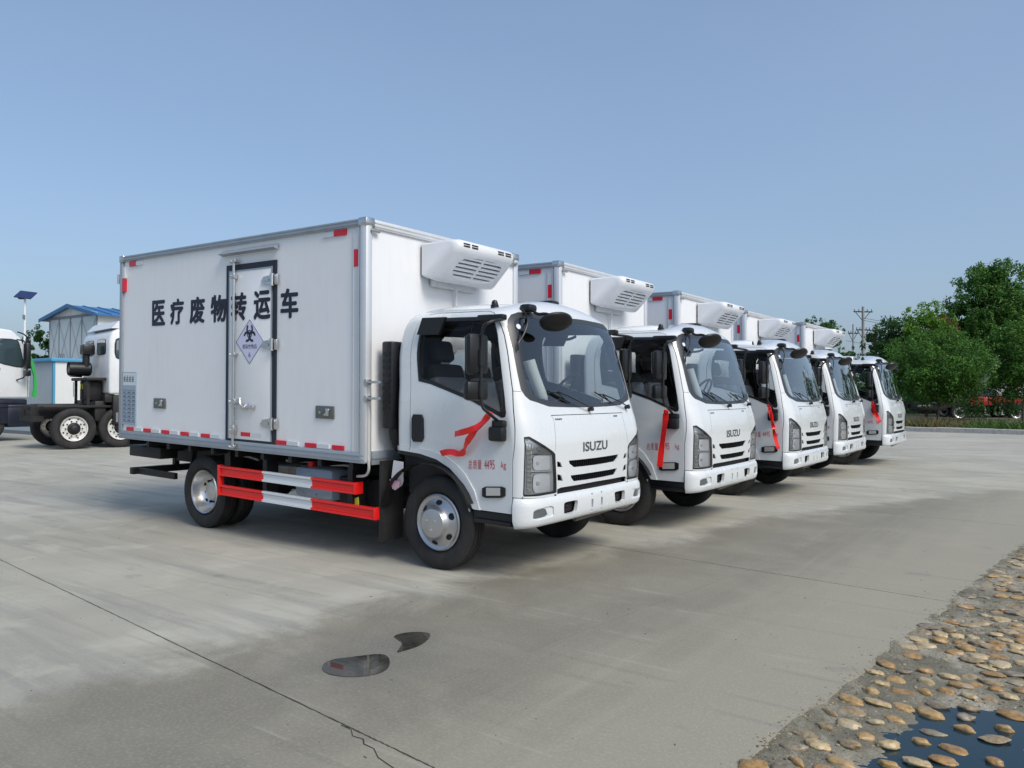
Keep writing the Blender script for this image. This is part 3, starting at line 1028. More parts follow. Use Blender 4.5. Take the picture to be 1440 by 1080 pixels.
    for z in (1.125, 1.885, 2.51):
        q = MB()
        P_ = [(-2.135, z-.005), (-2.10, z+.035), (-2.02, z+.045), (-1.985, z+.040), (-1.985, z-.040), (-2.02, z-.045), (-2.10, z-.035), (-2.135, z-.015)]
        q.prism(P_, lambda a, b, dd: (a, dd, b), ys-.024, ys-.010)
        q.box(-2.08, -2.0, ys-.034, ys-.023, z-.012, z+.012, c=.004)
        q.cyl((-1.955, ys-.030, z-.060), (-1.955, ys-.030, z+.058), .022, 12)
        q.box(-1.925, -1.885, ys-.028, ys-.002, z-.052, z+.052, c=.006)
        for k in (-.03, .03): q.cyl((-1.905, ys-.032, z+k), (-1.905, ys-.026, z+k), .007, 8)
        q.build('hinge', STEEL, d)
    q = MB()
    q.add([(-2.80, ys-.002, 2.80), (-1.90, ys-.002, 2.80), (-1.90, ys-.060, 2.815), (-2.80, ys-.060, 2.815), (-2.80, ys-.002, 2.855), (-1.90, ys-.002, 2.855)], [(0, 1, 2, 3), (3, 2, 5, 4), (0, 3, 4), (1, 5, 2)])
    q.build('rain_gutter', ALU, B, smooth=False)
    q = MB()
    q.box(-2.73, -1.93, ys-.001, ys-.0005+.002, 2.79, 2.802)
    q.build('gutter_flange', PANEL, B, smooth=False)
    # reflective marks
    def mk(x0, x1, z0, z1, m, yo=.0125):
        q = MB()
        q.box(x0, x1, ys-yo+.011, ys-yo+.008, z0, z1)
        q.build('reflector_mark', m, B, smooth=False)
    for x in (-4.682, -4.313, -3.936, -3.555, -3.170, -1.922, -1.492, -1.120):
        q = MB(); q.box(x, x+.15, ys-.004, ys+.012, .932, .971); q.build('red_reflector', REDR, B, smooth=False)
        if x < -1.2 or True:
            if x > -1.2: continue
            q = MB(); q.box(x+.165, x+.33, ys-.003, ys+.012, .932, .971); q.build('white_reflector', WHR, B, smooth=False)
    q = MB(); q.box(-2.461, -2.309, ys-.013, ys-.009, .982, 1.022); q.build('red_reflector', REDR, B, smooth=False)
    q = MB(); q.box(-2.29, -2.13, ys-.012, ys-.009, .982, 1.022); q.build('white_reflector', WHR, B, smooth=False)
    for x0, x1, z0, z1, m in ((-4.651, -4.505, 2.840, 2.898, REDR), (-4.50, -4.36, 2.842, 2.890, WHR), (-1.108, -.950, 2.846, 2.898, REDR), (-1.26, -1.112, 2.846, 2.890, WHR)):
        q = MB(); q.box(x0, x1, ys-.003, ys+.012, z0, z1); q.build('red_reflector' if m is REDR else 'white_reflector', m, B, smooth=False)
    for x0 in (-4.778, -.843):
        q = MB(); q.box(x0, x0+.052, ys-(.016 if x0 < -4 else .004), ys+.013, 2.552, 2.703); q.build('red_reflector', REDR, B, smooth=False)
        q = MB(); q.box(x0, x0+.052, ys-(.015 if x0 < -4 else .003), ys+.013, 2.708, 2.84); q.build('white_reflector', WHR, B, smooth=False)
    # recessed vents
    for x0, x1, z0, z1 in ((-4.098, -3.866, 1.208, 1.320), (-1.345, -1.103, 1.203, 1.318)):
        q = MB()
        q.box(x0, x1, ys-.004, ys+.012, z0, z1, c=.002)
        v = q.build('latch_plate', PLATEG, B)
        q = MB()
        q.box(x0+.15, x0+.19, ys-.018, ys-.003, z0+.025, z0+.095, c=.006)
        q.cyl((x0+.13, ys-.012, z0+.03), (x0+.20, ys-.012, z0+.085), .008, 8)
        q.cyl((x0+.06, ys-.008, z0+.055), (x0+.06, ys-.003, z0+.055), .012, 10)
        q.build('latch', STEEL, v)
    # data panel at the rear end
    q = MB()
    q.box(-4.775, -4.480, ys-.003, ys+.012, 1.00, 1.61)
    pnl = q.build('data_panel', mat('greyblue_print', (.30, .38, .47), .4), B, smooth=False)
    q = MB()
    q.box(-4.765, -4.490, ys-.0045, ys-.0025, 1.455, 1.60)
    q.build('panel_head', mat('panel_head_pale', (.60, .66, .70), .4), pnl, smooth=False)
    q = MB()
    for k in range(9):
        q.box(-4.765, -4.490, ys-.0048, ys-.0028, 1.03+k*.046, 1.034+k*.046)
    for x in (-4.70, -4.60): q.box(x, x+.004, ys-.0052, ys-.003, 1.03, 1.40)
    random.seed(3)
    for k in range(8):
        for a in range(3):
            x = -4.755+a*.10
            q.box(x, x+random.uniform(.03, .07), ys-.0050, ys-.003, 1.042+k*.046, 1.058+k*.046)
    for k in range(4):
        x = -4.745+k*.062
        q.box(x, x+.045, ys-.0062, ys-.004, 1.520, 1.528)
        q.box(x, x+.045, ys-.0062, ys-.004, 1.545, 1.552)
        q.box(x+.018, x+.026, ys-.0066, ys-.004, 1.50, 1.57)
        q.box(x, x+.008, ys-.0070, ys-.004, 1.50, 1.55)
        q.box(x, x+.045, ys-.0062, ys-.004, 1.498, 1.505)
    q.build('panel_print', mat('panel_ink', (.12, .15, .20), .5), pnl, smooth=False)
    # large lettering
    cx = [(-4.164, -3.898), (-3.792, -3.528), (-3.413, -3.133), (-3.025, -2.748), (-2.638, -2.378), (-2.262, -2.0), (-1.874, -1.612)]
    for ch, (a, b) in zip('医疗废物转运车', cx):
        on_door = ch in '转运'
        yy = ys-(.0125 if on_door else .002)+(.0 if on_door else .012-.012)
        fn = lambda x, z, yy=yy: (x, yy-.0015, z)
        t = MB()
        for kk, (da, db) in enumerate(((0, 0), (.011, 0), (-.011, 0), (0, .009), (0, -.009), (.008, .007), (-.008, -.007), (.008, -.007), (-.008, .007))):
            t1 = fit_text(ch, a+.010+da, b-.010+da, 2.141+db, 2.409+db, lambda x, z, kk=kk: (x, (ys-.0105 if on_door else ys+.0115)-.0012-.0004*kk, z))
            t.add(t1.v, t1.f)
        t.build('character', INK, B, smooth=False, fix=False)
    # hazard diamond
    c0, c1 = -2.322, 1.921
    hx, hz = .225, .222
    q = MB()
    yb = ys-.0115
    q.prism([(c0-hx, c1), (c0, c1+hz), (c0+hx, c1), (c0, c1-hz)], lambda a, b, dd: (a, dd, b), yb-.002, yb+.001)
    dm = q.build('hazard_diamond', STICKER, d, smooth=False)
    q = MB()
    k_ = .965
    O = [(c0-hx, c1), (c0, c1+hz), (c0+hx, c1), (c0, c1-hz)]
    I = [(c0+(a-c0)*k_, c1+(b-c1)*k_) for a, b in O]
    q.add([(a, yb-.0032, b) for a, b in O+I], [(i, (i+1) % 4, 4+(i+1) % 4, 4+i) for i in range(4)])
    def ringpart(cx_, cz_, r0, r1, a0, a1, y_):
        n = 20
        vs = []
        for i in range(n+1):
            a = math.radians(a0+(a1-a0)*i/n)
            vs += [(cx_+r0*math.cos(a), y_, cz_+r0*math.sin(a)), (cx_+r1*math.cos(a), y_, cz_+r1*math.sin(a))]
        q.add(vs, [(2*i, 2*i+1, 2*i+3, 2*i+2) for i in range(n)])
    bz = c1+.075
    for k in range(3):     # biohazard trefoil
        a = math.radians(90+120*k)
        ox, oz = c0+.050*math.cos(a), bz+.050*math.sin(a)
        dg_ = 90+120*k
        ringpart(ox, oz, .030, .054, dg_+38, dg_+322, yb-.0034-.0004*k)
    ringpart(c0, bz, .030, .040, 0, 360, yb-.0048)
    ringpart(c0, bz, .0, .012, 0, 360, yb-.0050)
    q.build('hazard_symbol', INK, dm, smooth=False, fix=False)
    mb = MB()
    t = fit_text('感染性物品', c0-.115, c0+.115, c1-.070, c1-.025, lambda x, z: (x, yb-.0034, z), .0)
    mb.add(t.v, t.f)
    t = fit_text('6', c0-.015, c0+.015, c1-.155, c1-.105, lambda x, z: (x, yb-.0034, z), .0)
    mb.add(t.v, t.f)
    mb.build('hazard_print', INK, dm, smooth=False, fix=False)
    # small parts on the front corner post, drain pipe and clamps
    q = MB()
    q.cyl((-.672, ys+.02, .86), (-.672, ys+.02, 1.55), .012, 10)
    q.tube([(-.672, ys+.02, .87), (-.675, ys+.03, .78), (-.74, ys+.06, .72), (-.90, ys+.10, .70)], .012, 8)
    q.build('drain_pipe', mat('pipe_grey', (.55, .55, .52), .5), B)
    for z in (1.39, 1.53):
        q = MB()
        q.box(-.70, -.52, ys-.012, ys+.02, z, z+.022, c=.004)
        q.box(-.70, -.66, ys-.02, ys+.04, z-.012, z+.034, c=.006)
        q.build('pipe_bracket', STEEL, B)
    for y in (-1.035, 1.035):
        q = MB()
        q.box(X1+.006, X1+.04, y-.055, y+.055, 2.848, 2.880, c=.014)
        q.build('clearance_lamp', mat('lamp_grey', (.35, .37, .38), .3, .5) if y < 0 else bpy.data.materials['lamp_grey'], B)
    # refrigeration unit
    U_ = empty('refrigeration_unit', T)
    y0, y1 = -.43, .47
    prof = [(X1+.012, 2.862), (-.34, 2.868), (-.275, 2.862), (-.243, 2.845), (-.228, 2.815), (-.232, 2.770), (-.262, 2.735), (-.475, 2.520), (-.505, 2.500), (-.56, 2.500), (X1+.012, 2.535)]
    ns = 12
    vs, fs = [], []
    ks = [(-1, .84), (-.975, .915), (-.925, .965), (-.85, 1.0), (.85, 1.0), (.925, .965), (.975, .915), (1, .84)]
    cxp, czp = -.48, 2.69
    for k, sc in ks:
        y = (y0+y1)/2+k*(y1-y0)/2
        for x, z in prof:
            xx = X1+.012 if x <= X1+.013 else X1+.012+(x-X1-.012)*(1-(1-sc)*1.1)
            zz = czp+(z-czp)*sc
            vs.append((xx, y, zz))
    npf = len(prof)
    for i in range(len(ks)-1):
        for j in range(npf-1):
            # leave the sloped grille face between the middle stations open for slats
            if i == 3 and j == 6: continue
            fs.append((i*npf+j, i*npf+j+1, (i+1)*npf+j+1, (i+1)*npf+j))
    fs += [tuple(range(npf)), tuple(range((len(ks)-1)*npf, len(ks)*npf))]
    q = MB()
    q.add(vs, fs)
    # sloped face with an oval opening
    A_ = Vector((-.262, 0, 2.735)); B_ = Vector((-.475, 0, 2.520))
    ya, yb2 = (y0+y1)/2-.85*(y1-y0)/2, (y0+y1)/2+.85*(y1-y0)/2
    L_ = (B_-A_).length
    nrm = Vector((B_.z-A_.z, 0, -(B_.x-A_.x))).normalized()
    if nrm.x < 0: nrm = -nrm
    def sl(yy, t, o=0.0):
        p = A_+(B_-A_)*t+nrm*o
        return (p.x, yy, p.z)
    ym = (ya+yb2)/2
    op = []
    for k in range(40):
        a = 2*math.pi*k/40
        ex = 2/3.2
        cxx = math.copysign(abs(math.cos(a))**ex, math.cos(a)); sxx = math.copysign(abs(math.sin(a))**ex, math.sin(a))
        op.append((ym+cxx*.325*(1.0+.0*sxx), .5+sxx*.43))
    outr = [(ya, 0), (yb2, 0), (yb2, 1), (ya, 1)]
    r = delaunay_2d_cdt([Vector(p) for p in outr+op], [(0, 1), (1, 2), (2, 3), (3, 0)]+[(4+i, 4+(i+1) % 40) for i in range(40)], [], 0, 1e-6)
    tri = [t for t in r[2] if not inpoly(sum(r[0][i].x for i in t)/len(t), sum(r[0][i].y for i in t)/len(t), op)]
    q.add([sl(p.x, p.y) for p in r[0]], [tuple(t) for t in tri])
    b = len(q.v)
    q.add([sl(*p) for p in op]+[sl(p[0], p[1], -.03) for p in op], [(i, (i+1) % 40, 40+(i+1) % 40, 40+i) for i in range(40)])
    q.build('unit_housing', FRP, U_, angle=40)
    q = MB()
    q.add([sl(p[0], p[1], -.045) for p in [(ym-.34, .02), (ym+.34, .02), (ym+.34, .98), (ym-.34, .98)]], [(0, 1, 2, 3)])
    q.build('grille_back', FRPIN, U_, smooth=False)
    for k in range(6):
        t0 = .10+k*.150
        hw_ = .33*(1-abs((t0-.5)/.5)**3.2)**(1/3.2)
        for (a, b_) in ((ym-hw_, ym-.012), (ym+.012, ym+hw_)):
            q = MB()
            q.add([sl(a, t0, -.002), sl(b_, t0, -.002), sl(b_, t0+.080, -.002), sl(a, t0+.080, -.002), sl(a, t0, -.022), sl(b_, t0, -.022), sl(b_, t0+.115, -.034), sl(a, t0+.115, -.034)], [(0, 1, 2, 3), (3, 2, 6, 7), (0, 4, 5, 1), (0, 3, 7, 4), (1, 5, 6, 2)])
            q.build('slat', FRP, U_, smooth=False)
    q = MB()
    q.add([sl(ym-.013, .06, .001), sl(ym+.013, .06, .001), sl(ym+.013, .94, .001), sl(ym-.013, .94, .001), sl(ym-.013, .06, -.04), sl(ym+.013, .06, -.04), sl(ym+.013, .94, -.04), sl(ym-.013, .94, -.04)], [(0, 1, 2, 3), (0, 4, 7, 3), (1, 2, 6, 5)])
    q.build('grille_post', FRP, U_, smooth=False)
    for yy in (-.31, -.19, .21, .33):
        for zz in (2.822, 2.801):
            q = MB()
            xx = -.229
            q.box(xx-.006, xx+.0035, yy-.045, yy+.045, zz-.0065, zz+.0065)
            q.build('vent_slot', GAPDARK, U_, smooth=False)
    q = MB()
    q.box(X1-.002, X1+.05, -.30, .34, 2.46, 2.535, c=.01)
    q.tube([(X1+.03, .0, 2.49), (X1+.06, .02, 2.45), (X1+.03, .05, 2.40), (X1+.02, .06, 2.10)], .013, 8)
    q.build('unit_bracket', FRP, U_)

# ------------------------------------------------------------------ chassis and undercarriage
def build_chassis(T):
    q = MB()
    for y in (-.42, .42):
        q.box(-4.75, .75, y-.035, y+.035, .53, .72)
        q.box(-4.75, -.70, y-.035, y+.035, .725, .835)
    for x in (-4.7, -4.0, -3.0, -2.2, -1.4, -.6, .2): q.box(x, x+.07, -.39, .39, .56, .68)
    x = -4.70
    while x < -.75:
        q.box(x, x+.05, -1.10, 1.10, .765, .832)
        x += .42
    q.build('chassis_frame', CHASSIS, T, smooth=False)
    q = MB()
    q.box(-4.80, -.72, -1.08, 1.08, .834, .845)
    q.build('box_floor', GAPDARK, T, smooth=False)
    q = MB()      # axles, gearbox, engine mass
    q.box(-.30, .55, -.36, .36, .45, .95, c=.05)
    q.cyl((-.35, 0, .62), (-1.1, 0, .58), .17, 14, .11)
    q.cyl((-1.1, 0, .58), (-3.2, 0, .42), .04, 10)
    q.build('engine', CHASSIS, T)
    for y in (-.9, .9):
        q = MB()
        q.prism([(-.56, .93), (-.50, .93), (-.62, .18), (-.66, .18)] if False else [(-.60, .86), (-.575, .86), (-.585, .16), (-.61, .16)], lambda a, b, d: (a, d, b), y-.14, y+.14)
        q.build('mud_flap', RUBBER, T, smooth=False)
        q = MB()
        s_ = 1 if y > 0 else -1
        q.prism([(-3.905, .83), (-3.885, .83), (-4.02, .12), (-4.04, .12)], lambda a, b, d: (a, d, b), y-.20*s_-.06, y+.20)
        q.build('mud_flap', RUBBER, T, smooth=False)
        # inner arch liner over the front wheel
        q = MB()
        R = .50
        vs = []
        for k in range(15):
            a = math.radians(22+150*k/14)
            vs += [(R*math.cos(a)-.05, y-.17, .42+R*math.sin(a)*.92), (R*math.cos(a)-.05, y+.05*s_, .42+R*math.sin(a)*.92)]
        q.add(vs, [(2*i, 2*i+1, 2*i+3, 2*i+2) for i in range(14)])
        q.build('arch_liner', CHASSIS, T, fix=False)
    # rear bars
    q = MB()
    q.box(-4.87, -4.79, -.98, .98, .395, .475, c=.006)
    q.box(-4.87, -3.99, -.93, -.89, .40, .47)
    for y in (-.42, .42): q.box(-4.85, -4.79, y-.03, y+.03, .47, .60)
    q.build('rear_underrun_bar', CHASSIS, T)
    q = MB()
    q.box(-4.90, -4.22, -.97, -.75, .615, .745, c=.01)
    q.box(-4.90, -4.60, -.75, .97, .66, .75, c=.01)
    q.build('tail_lamp_carrier', CHASSIS, T)
    # things slung under the box on the right
    q = MB()
    q.cyl((-2.56, -.62, .625), (-2.06, -.62, .640), .085, 20)
    for x in (-2.5, -2.12): q.cyl((x-.012, -.62, .63), (x+.012, -.62, .63), .090, 20)
    q.build('muffler', MUFF, T)
    q = MB()
    q.box(-1.98, -1.42, -.86, -.55, .40, .705, c=.05)
    q.build('plastic_tank', TANKM, T)
    q = MB()
    q.cyl((-1.80, -.78, .70), (-1.80, -.78, .755), .045, 14)
    q.build('tank_cap', REDP, T)
    q = MB()
    q.box(-1.30, -.92, -.88, -.60, .36, .66, c=.02)
    q.cyl((-.78, -.88, .52), (-.78, -.60, .52), .15, 18)
    q.build('battery_box', CHASSIS, T)
    q = MB()
    for a, b in (((-2.3, -.7, .72), (-1.2, -.7, .74)), ((-2.7, -.75, .70), (-2.95, -.8, .74)), ((-1.5, -.8, .74), (-.95, -.85, .70))):
        q.tube([a, ((a[0]+b[0])/2, a[1], a[2]+.02), b], .012, 8)
    q.tube([(-1.6, -.90, .46), (-1.53, -.96, .48), (-1.5, -.97, .42)], .010, 8)
    q.tube([(-1.95, -.90, .46), (-1.86, -.96, .49), (-1.70, -.96, .47), (-1.68, -.97, .42)], .010, 8)
    q.build('air_hose', mat('pale_hose', (.45, .45, .43), .5), T)
    q = MB()
    q.prism([(-.93, .50), (-.88, .52), (-.87, .36), (-.94, .36)], lambda a, b, d: (a, d, b), -1.03, -1.02)
    q.build('green_tag', mat('yellow_green_tag', (.55, .60, .06), .5), T, smooth=False)
    for b_ in ((-3.0, -2.9, -.95, -.80, .55, .80), (-.98, -.92, -1.06, -.90, .36, .78), (-2.20, -2.14, -1.06, -.92, .36, .78)):
        q = MB(); q.box(*b_); q.build('guard_stay', CHASSIS, T, smooth=False)
    # red and white side guards
    for sd_ in (-1, 1):
        G = empty('side_guard', T)
        for xe, z0, z1, in ((-.865, .552, .652), (-.620, .355, .458)):
            q = MB()
            cuts = (-2.865, -2.162, -1.438, xe)
            for k in range(3):
                q.mi = k % 2
                a, b = cuts[k], cuts[k+1]
                Y = sd_*1.08
                q.box(a, b, Y, sd_*1.062, z0, z1)
                q.box(a, b, Y, sd_*1.098, z1-.020, z1)
                q.box(a, b, Y, sd_*1.098, z0, z0+.020)
                q.box(a, b, Y, sd_*1.090, (z0+z1)/2+.012, (z0+z1)/2+.018)
            q.mi = 0
            q.box(xe, xe+.022, sd_*1.0, sd_*1.099, z0-.003, z1+.003, c=.004)
            q.build('guard_bar', [REDP, WHP], G)
        q = MB()
        q.box(-2.905, -2.866, sd_*1.045, sd_*1.10, .345, .660, c=.004)
        q.build('guard_post', REDP, G)

# ------------------------------------------------------------------ wheels (stand on the ground, never sheared)
TYRE = [(.235, .055), (.262, .020), (.300, .004), (.345, .006), (.372, .020), (.384, .032), (.386, .045), (.379, .046), (.379, .053), (.388, .054), (.389, .080), (.381, .081), (.381, .089), (.389, .090), (.389, .116), (.381, .117), (.381, .125), (.388, .126), (.386, .160), (.372, .185), (.345, .200), (.300, .202), (.250, .190), (.235, .165)]
def wheel(T, x, y, sgn, kind, R=.389):
    """outer face at y, sgn = direction from the outer face inwards"""
    W_ = empty('wheel', T)
    c = (x, y, R)
    k = R/.389
    q = MB()
    q.lathe([(r*k, h) for r, h in TYRE], c, 'Y', 56, sgn)
    n = 40     # shoulder blocks
    q.build('tyre', RUBBER, W_)
    q = MB()
    if kind == 'front':
        q.lathe([(.236*k, .060), (.236, .028), (.226, .020), (.214, .030), (.200, .034), (.178, .022), (.150, .002), (.132, -.018), (.126, -.035), (.118, -.046), (.095, -.052), (.060, -.055), (.001, -.056)], c, 'Y', 48, sgn)
        q.build('hub_cover', dirty('silver_trim', (.50, .51, .53), (.3, .3, .3), .32, metal=.85, amt=.35, scale=6), W_)
        for i in range(6):
            a = math.radians(60*i+22)
            q = MB()
            cx_, cz_ = x+.172*math.cos(a), R+.172*math.sin(a)
            pts = []
            rad, tng = Vector((math.cos(a), 0, math.sin(a))), Vector((-math.sin(a), 0, math.cos(a)))
            for j in range(14):
                b = 2*math.pi*j/14
                er, et = .019*math.cos(b), .030*math.sin(b)
                dep = .017+er*.85
                p = Vector((cx_, y+sgn*(dep-.003), cz_))+rad*er+tng*et
                pts.append(p)
            q.add(pts, [tuple(range(14))])
            q.build('vent_hole', GAPDARK, W_, smooth=False, fix=False)  # flat dark disc; the hole's shade is put into its colour
        q = MB()
        for i in range(3):
            a = math.radians(120*i-90)
            q.cyl((x+.05*math.cos(a), y-sgn*.0545, R+.05*math.sin(a)), (x+.05*math.cos(a), y-sgn*.060, R+.05*math.sin(a)), .008, 8)
        q.build('cap_bolt', CHROME, W_)
    else:
        q.lathe([(.236, .060), (.240, .030), (.232, .018), (.222, .026), (.214, .055), (.205, .095), (.190, .120), (.170, .150), (.140, .168), (.115, .168), (.110, .130), (.095, .105), (.060, .098), (.001, .096)], c, 'Y', 48, sgn)
        q.build('rim', STEEL, W_)
        q = MB()
        for i in range(6):
            a = math.radians(60*i+10)
            p = (x+.128*math.cos(a), R+.128*math.sin(a))
            q.cyl((p[0], y+sgn*.168, p[1]), (p[0], y+sgn*.125, p[1]), .015, 6)
        q.build('wheel_nut', CHASSIS, W_)
        for i in range(6):
            a = math.radians(60*i+40)
            q = MB()
            rad, tng = Vector((math.cos(a), 0, math.sin(a))), Vector((-math.sin(a), 0, math.cos(a)))
            pts = [Vector((x+.178*math.cos(a), y+sgn*(.138-.85*.016*math.cos(2*math.pi*j/12)-.002), R+.178*math.sin(a)))+rad*.016*math.cos(2*math.pi*j/12)+tng*.022*math.sin(2*math.pi*j/12) for j in range(12)]
            q.add(pts, [tuple(range(12))])
            q.build('vent_hole', GAPDARK, W_, smooth=False, fix=False)  # no real opening, the shade inside is painted as a dark disc
        q = MB()
        q.lathe([(r, h) for r, h in TYRE], (x, y+sgn*.225, R), 'Y', 56, sgn)
        q.build('inner_tyre', RUBBER, W_)
    return W_

TP = .0191
def make_truck():
    T = empty('refrigerated_truck')
    build_cab(T)
    build_bumper(T)
    build_fittings(T)
    build_box(T)
    build_chassis(T)
    # the whole body stands nose-down on its springs
    def shear(o):
        if o.type == 'MESH':
            o.data.transform(Matrix(((1, 0, 0, 0), (0, 1, 0, 0), (-TP, 0, 1, 0), (0, 0, 0, 1))))
        for c in kids(o): shear(c)
    shear(T)
    for s_ in (-1, 1):
        wheel(T, 0.0, s_*.985, -s_, 'front')
        wheel(T, -3.36, s_*.985, -s_, 'rear')
    q = MB()
    q.cyl((0, -.8, .39), (0, .8, .39), .05, 10)
    for y in (-.4, .4): q.tube([(-.55, y, .55), (0, y, .43), (.55, y, .55)], .025, 6)
    q.build('axle', CHASSIS, T)
    q = MB()
    q.cyl((-3.36, -.6, .39), (-3.36, .6, .39), .07, 10)
    q.lathe([(.001, -.17), (.12, -.14), (.17, 0), (.12, .14), (.001, .17)], (-3.36, 0, .39), 'X', 16)
    for y in (-.5, .5):
        q.tube([(-4.0, y, .60), (-3.36, y, .45), (-2.75, y, .60)], .03, 6)
    q.build('axle', CHASSIS, T)
    return T

truck = make_truck()
GR = 'white refrigerated box trucks parked in a row'
tag(truck, 'white refrigerated box truck nearest the camera, its lettered side and side door in view', 'truck', GR)
TL = ['white box truck directly behind the nearest one, straight red ribbon hanging over its door lettering',
      'white box truck in the middle of the row, slim twisted red ribbon at its door',
      'white box truck between the middle truck and the farthest one, no ribbon to be seen',
      'white box truck at the far end of the row, closest to the trees']
OFFS = [(.167, 2.837), (.200, 6.055), (.0985, 9.206), (.301, 12.225)]
for (dx, dy), l in zip(OFFS, TL):
    c = copy_tree(truck)
    c.location = (dx, dy, 0)
    c['label'] = l

# ribbons tied to the mirror arms
RIB = mat('red_satin', (.85, .010, .008), .32, coat=.3)
def ribbon(lines, w, label, tw=.6):
    """each line is the centre line of one tail; folded strips with a twist"""
    q = MB()
    for pts, ph in lines:
        P = [Vector(p) for p in pts]
        for _ in range(2):
            Q = [P[0]]
            for a, b in zip(P, P[1:]): Q += [a*.75+b*.25, a*.25+b*.75]
            Q.append(P[-1]); P = Q
        vs = []
        n = len(P)
        for i, p in enumerate(P):
            t = (P[min(i+1, n-1)]-P[max(0, i-1)]).normalized()
            s = t.cross(Vector((0, 1, 0))).normalized()
            a = tw*math.sin(i*.62+ph)+.12*math.sin(i*1.9)
            s = s*math.cos(a)+Vector((0, 1, 0))*math.sin(a)
            ww = w*(.4 if i < 2 else 1)
            vs += [p-s*ww/2, p+s*ww/2, p+s*ww/2+Vector((0, .003, 0)), p-s*ww/2+Vector((0, .003, 0))]
        fs = []
        for i in range(n-1):
            for k in range(4): fs.append((4*i+k, 4*i+(k+1) % 4, 4*i+4+(k+1) % 4, 4*i+4+k))
        fs += [(0, 1, 2, 3), (4*n-4, 4*n-3, 4*n-2, 4*n-1)]
        q.add(vs, fs)
    x, y, z = lines[0][0][0]
    q.box(x-.022, x+.022, y-.015, y+.02, z-.02, z+.022, c=.008)
    o = q.build('ribbon', RIB, None, angle=50)
    return tag(o, label, 'ribbon', 'red ribbons tied to the truck mirrors')
ribbon([([(.625, -1.075, 1.295), (.567, -1.08, 1.234), (.497, -1.10, 1.182), (.40, -1.12, 1.155), (.300, -1.10, 1.135)], .4),
        ([(.590, -1.07, 1.26), (.50, -1.08, 1.175), (.416, -1.06, 1.105), (.371, -1.055, 1.05), (.345, -1.04, .985), (.29, -1.04, .972), (.205, -1.04, .992), (.092, -1.03, .968)], 1.9)],
       .05, 'red ribbon with two curling tails streaming from the mirror arm of the nearest truck', .45)
ribbon([([(.79, 1.745, 1.27), (.775, 1.755, 1.145), (.737, 1.76, .921), (.708, 1.765, .686)], .2)], .062, 'long red ribbon with gold print hanging straight down the door of the second truck', .25)
ribbon([([(.83, 4.97, 1.30), (.881, 4.975, 1.081), (.896, 4.98, .936), (.953, 4.985, .707)], .2), ([(.84, 4.97, 1.27), (.87, 4.96, 1.10), (.91, 4.95, .98)], 1.2)], .05, 'narrow twisted red ribbon hanging on the door of the middle truck', .8)
ribbon([([(.93, 11.14, 1.30), (.95, 11.15, 1.167), (1.01, 11.155, 1.03), (1.063, 11.155, .90)], .5), ([(.93, 11.13, 1.28), (.96, 11.13, 1.12), (.97, 11.13, 1.02)], 1.6)], .07, 'short forked red ribbon on the mirror of the farthest truck', .7)

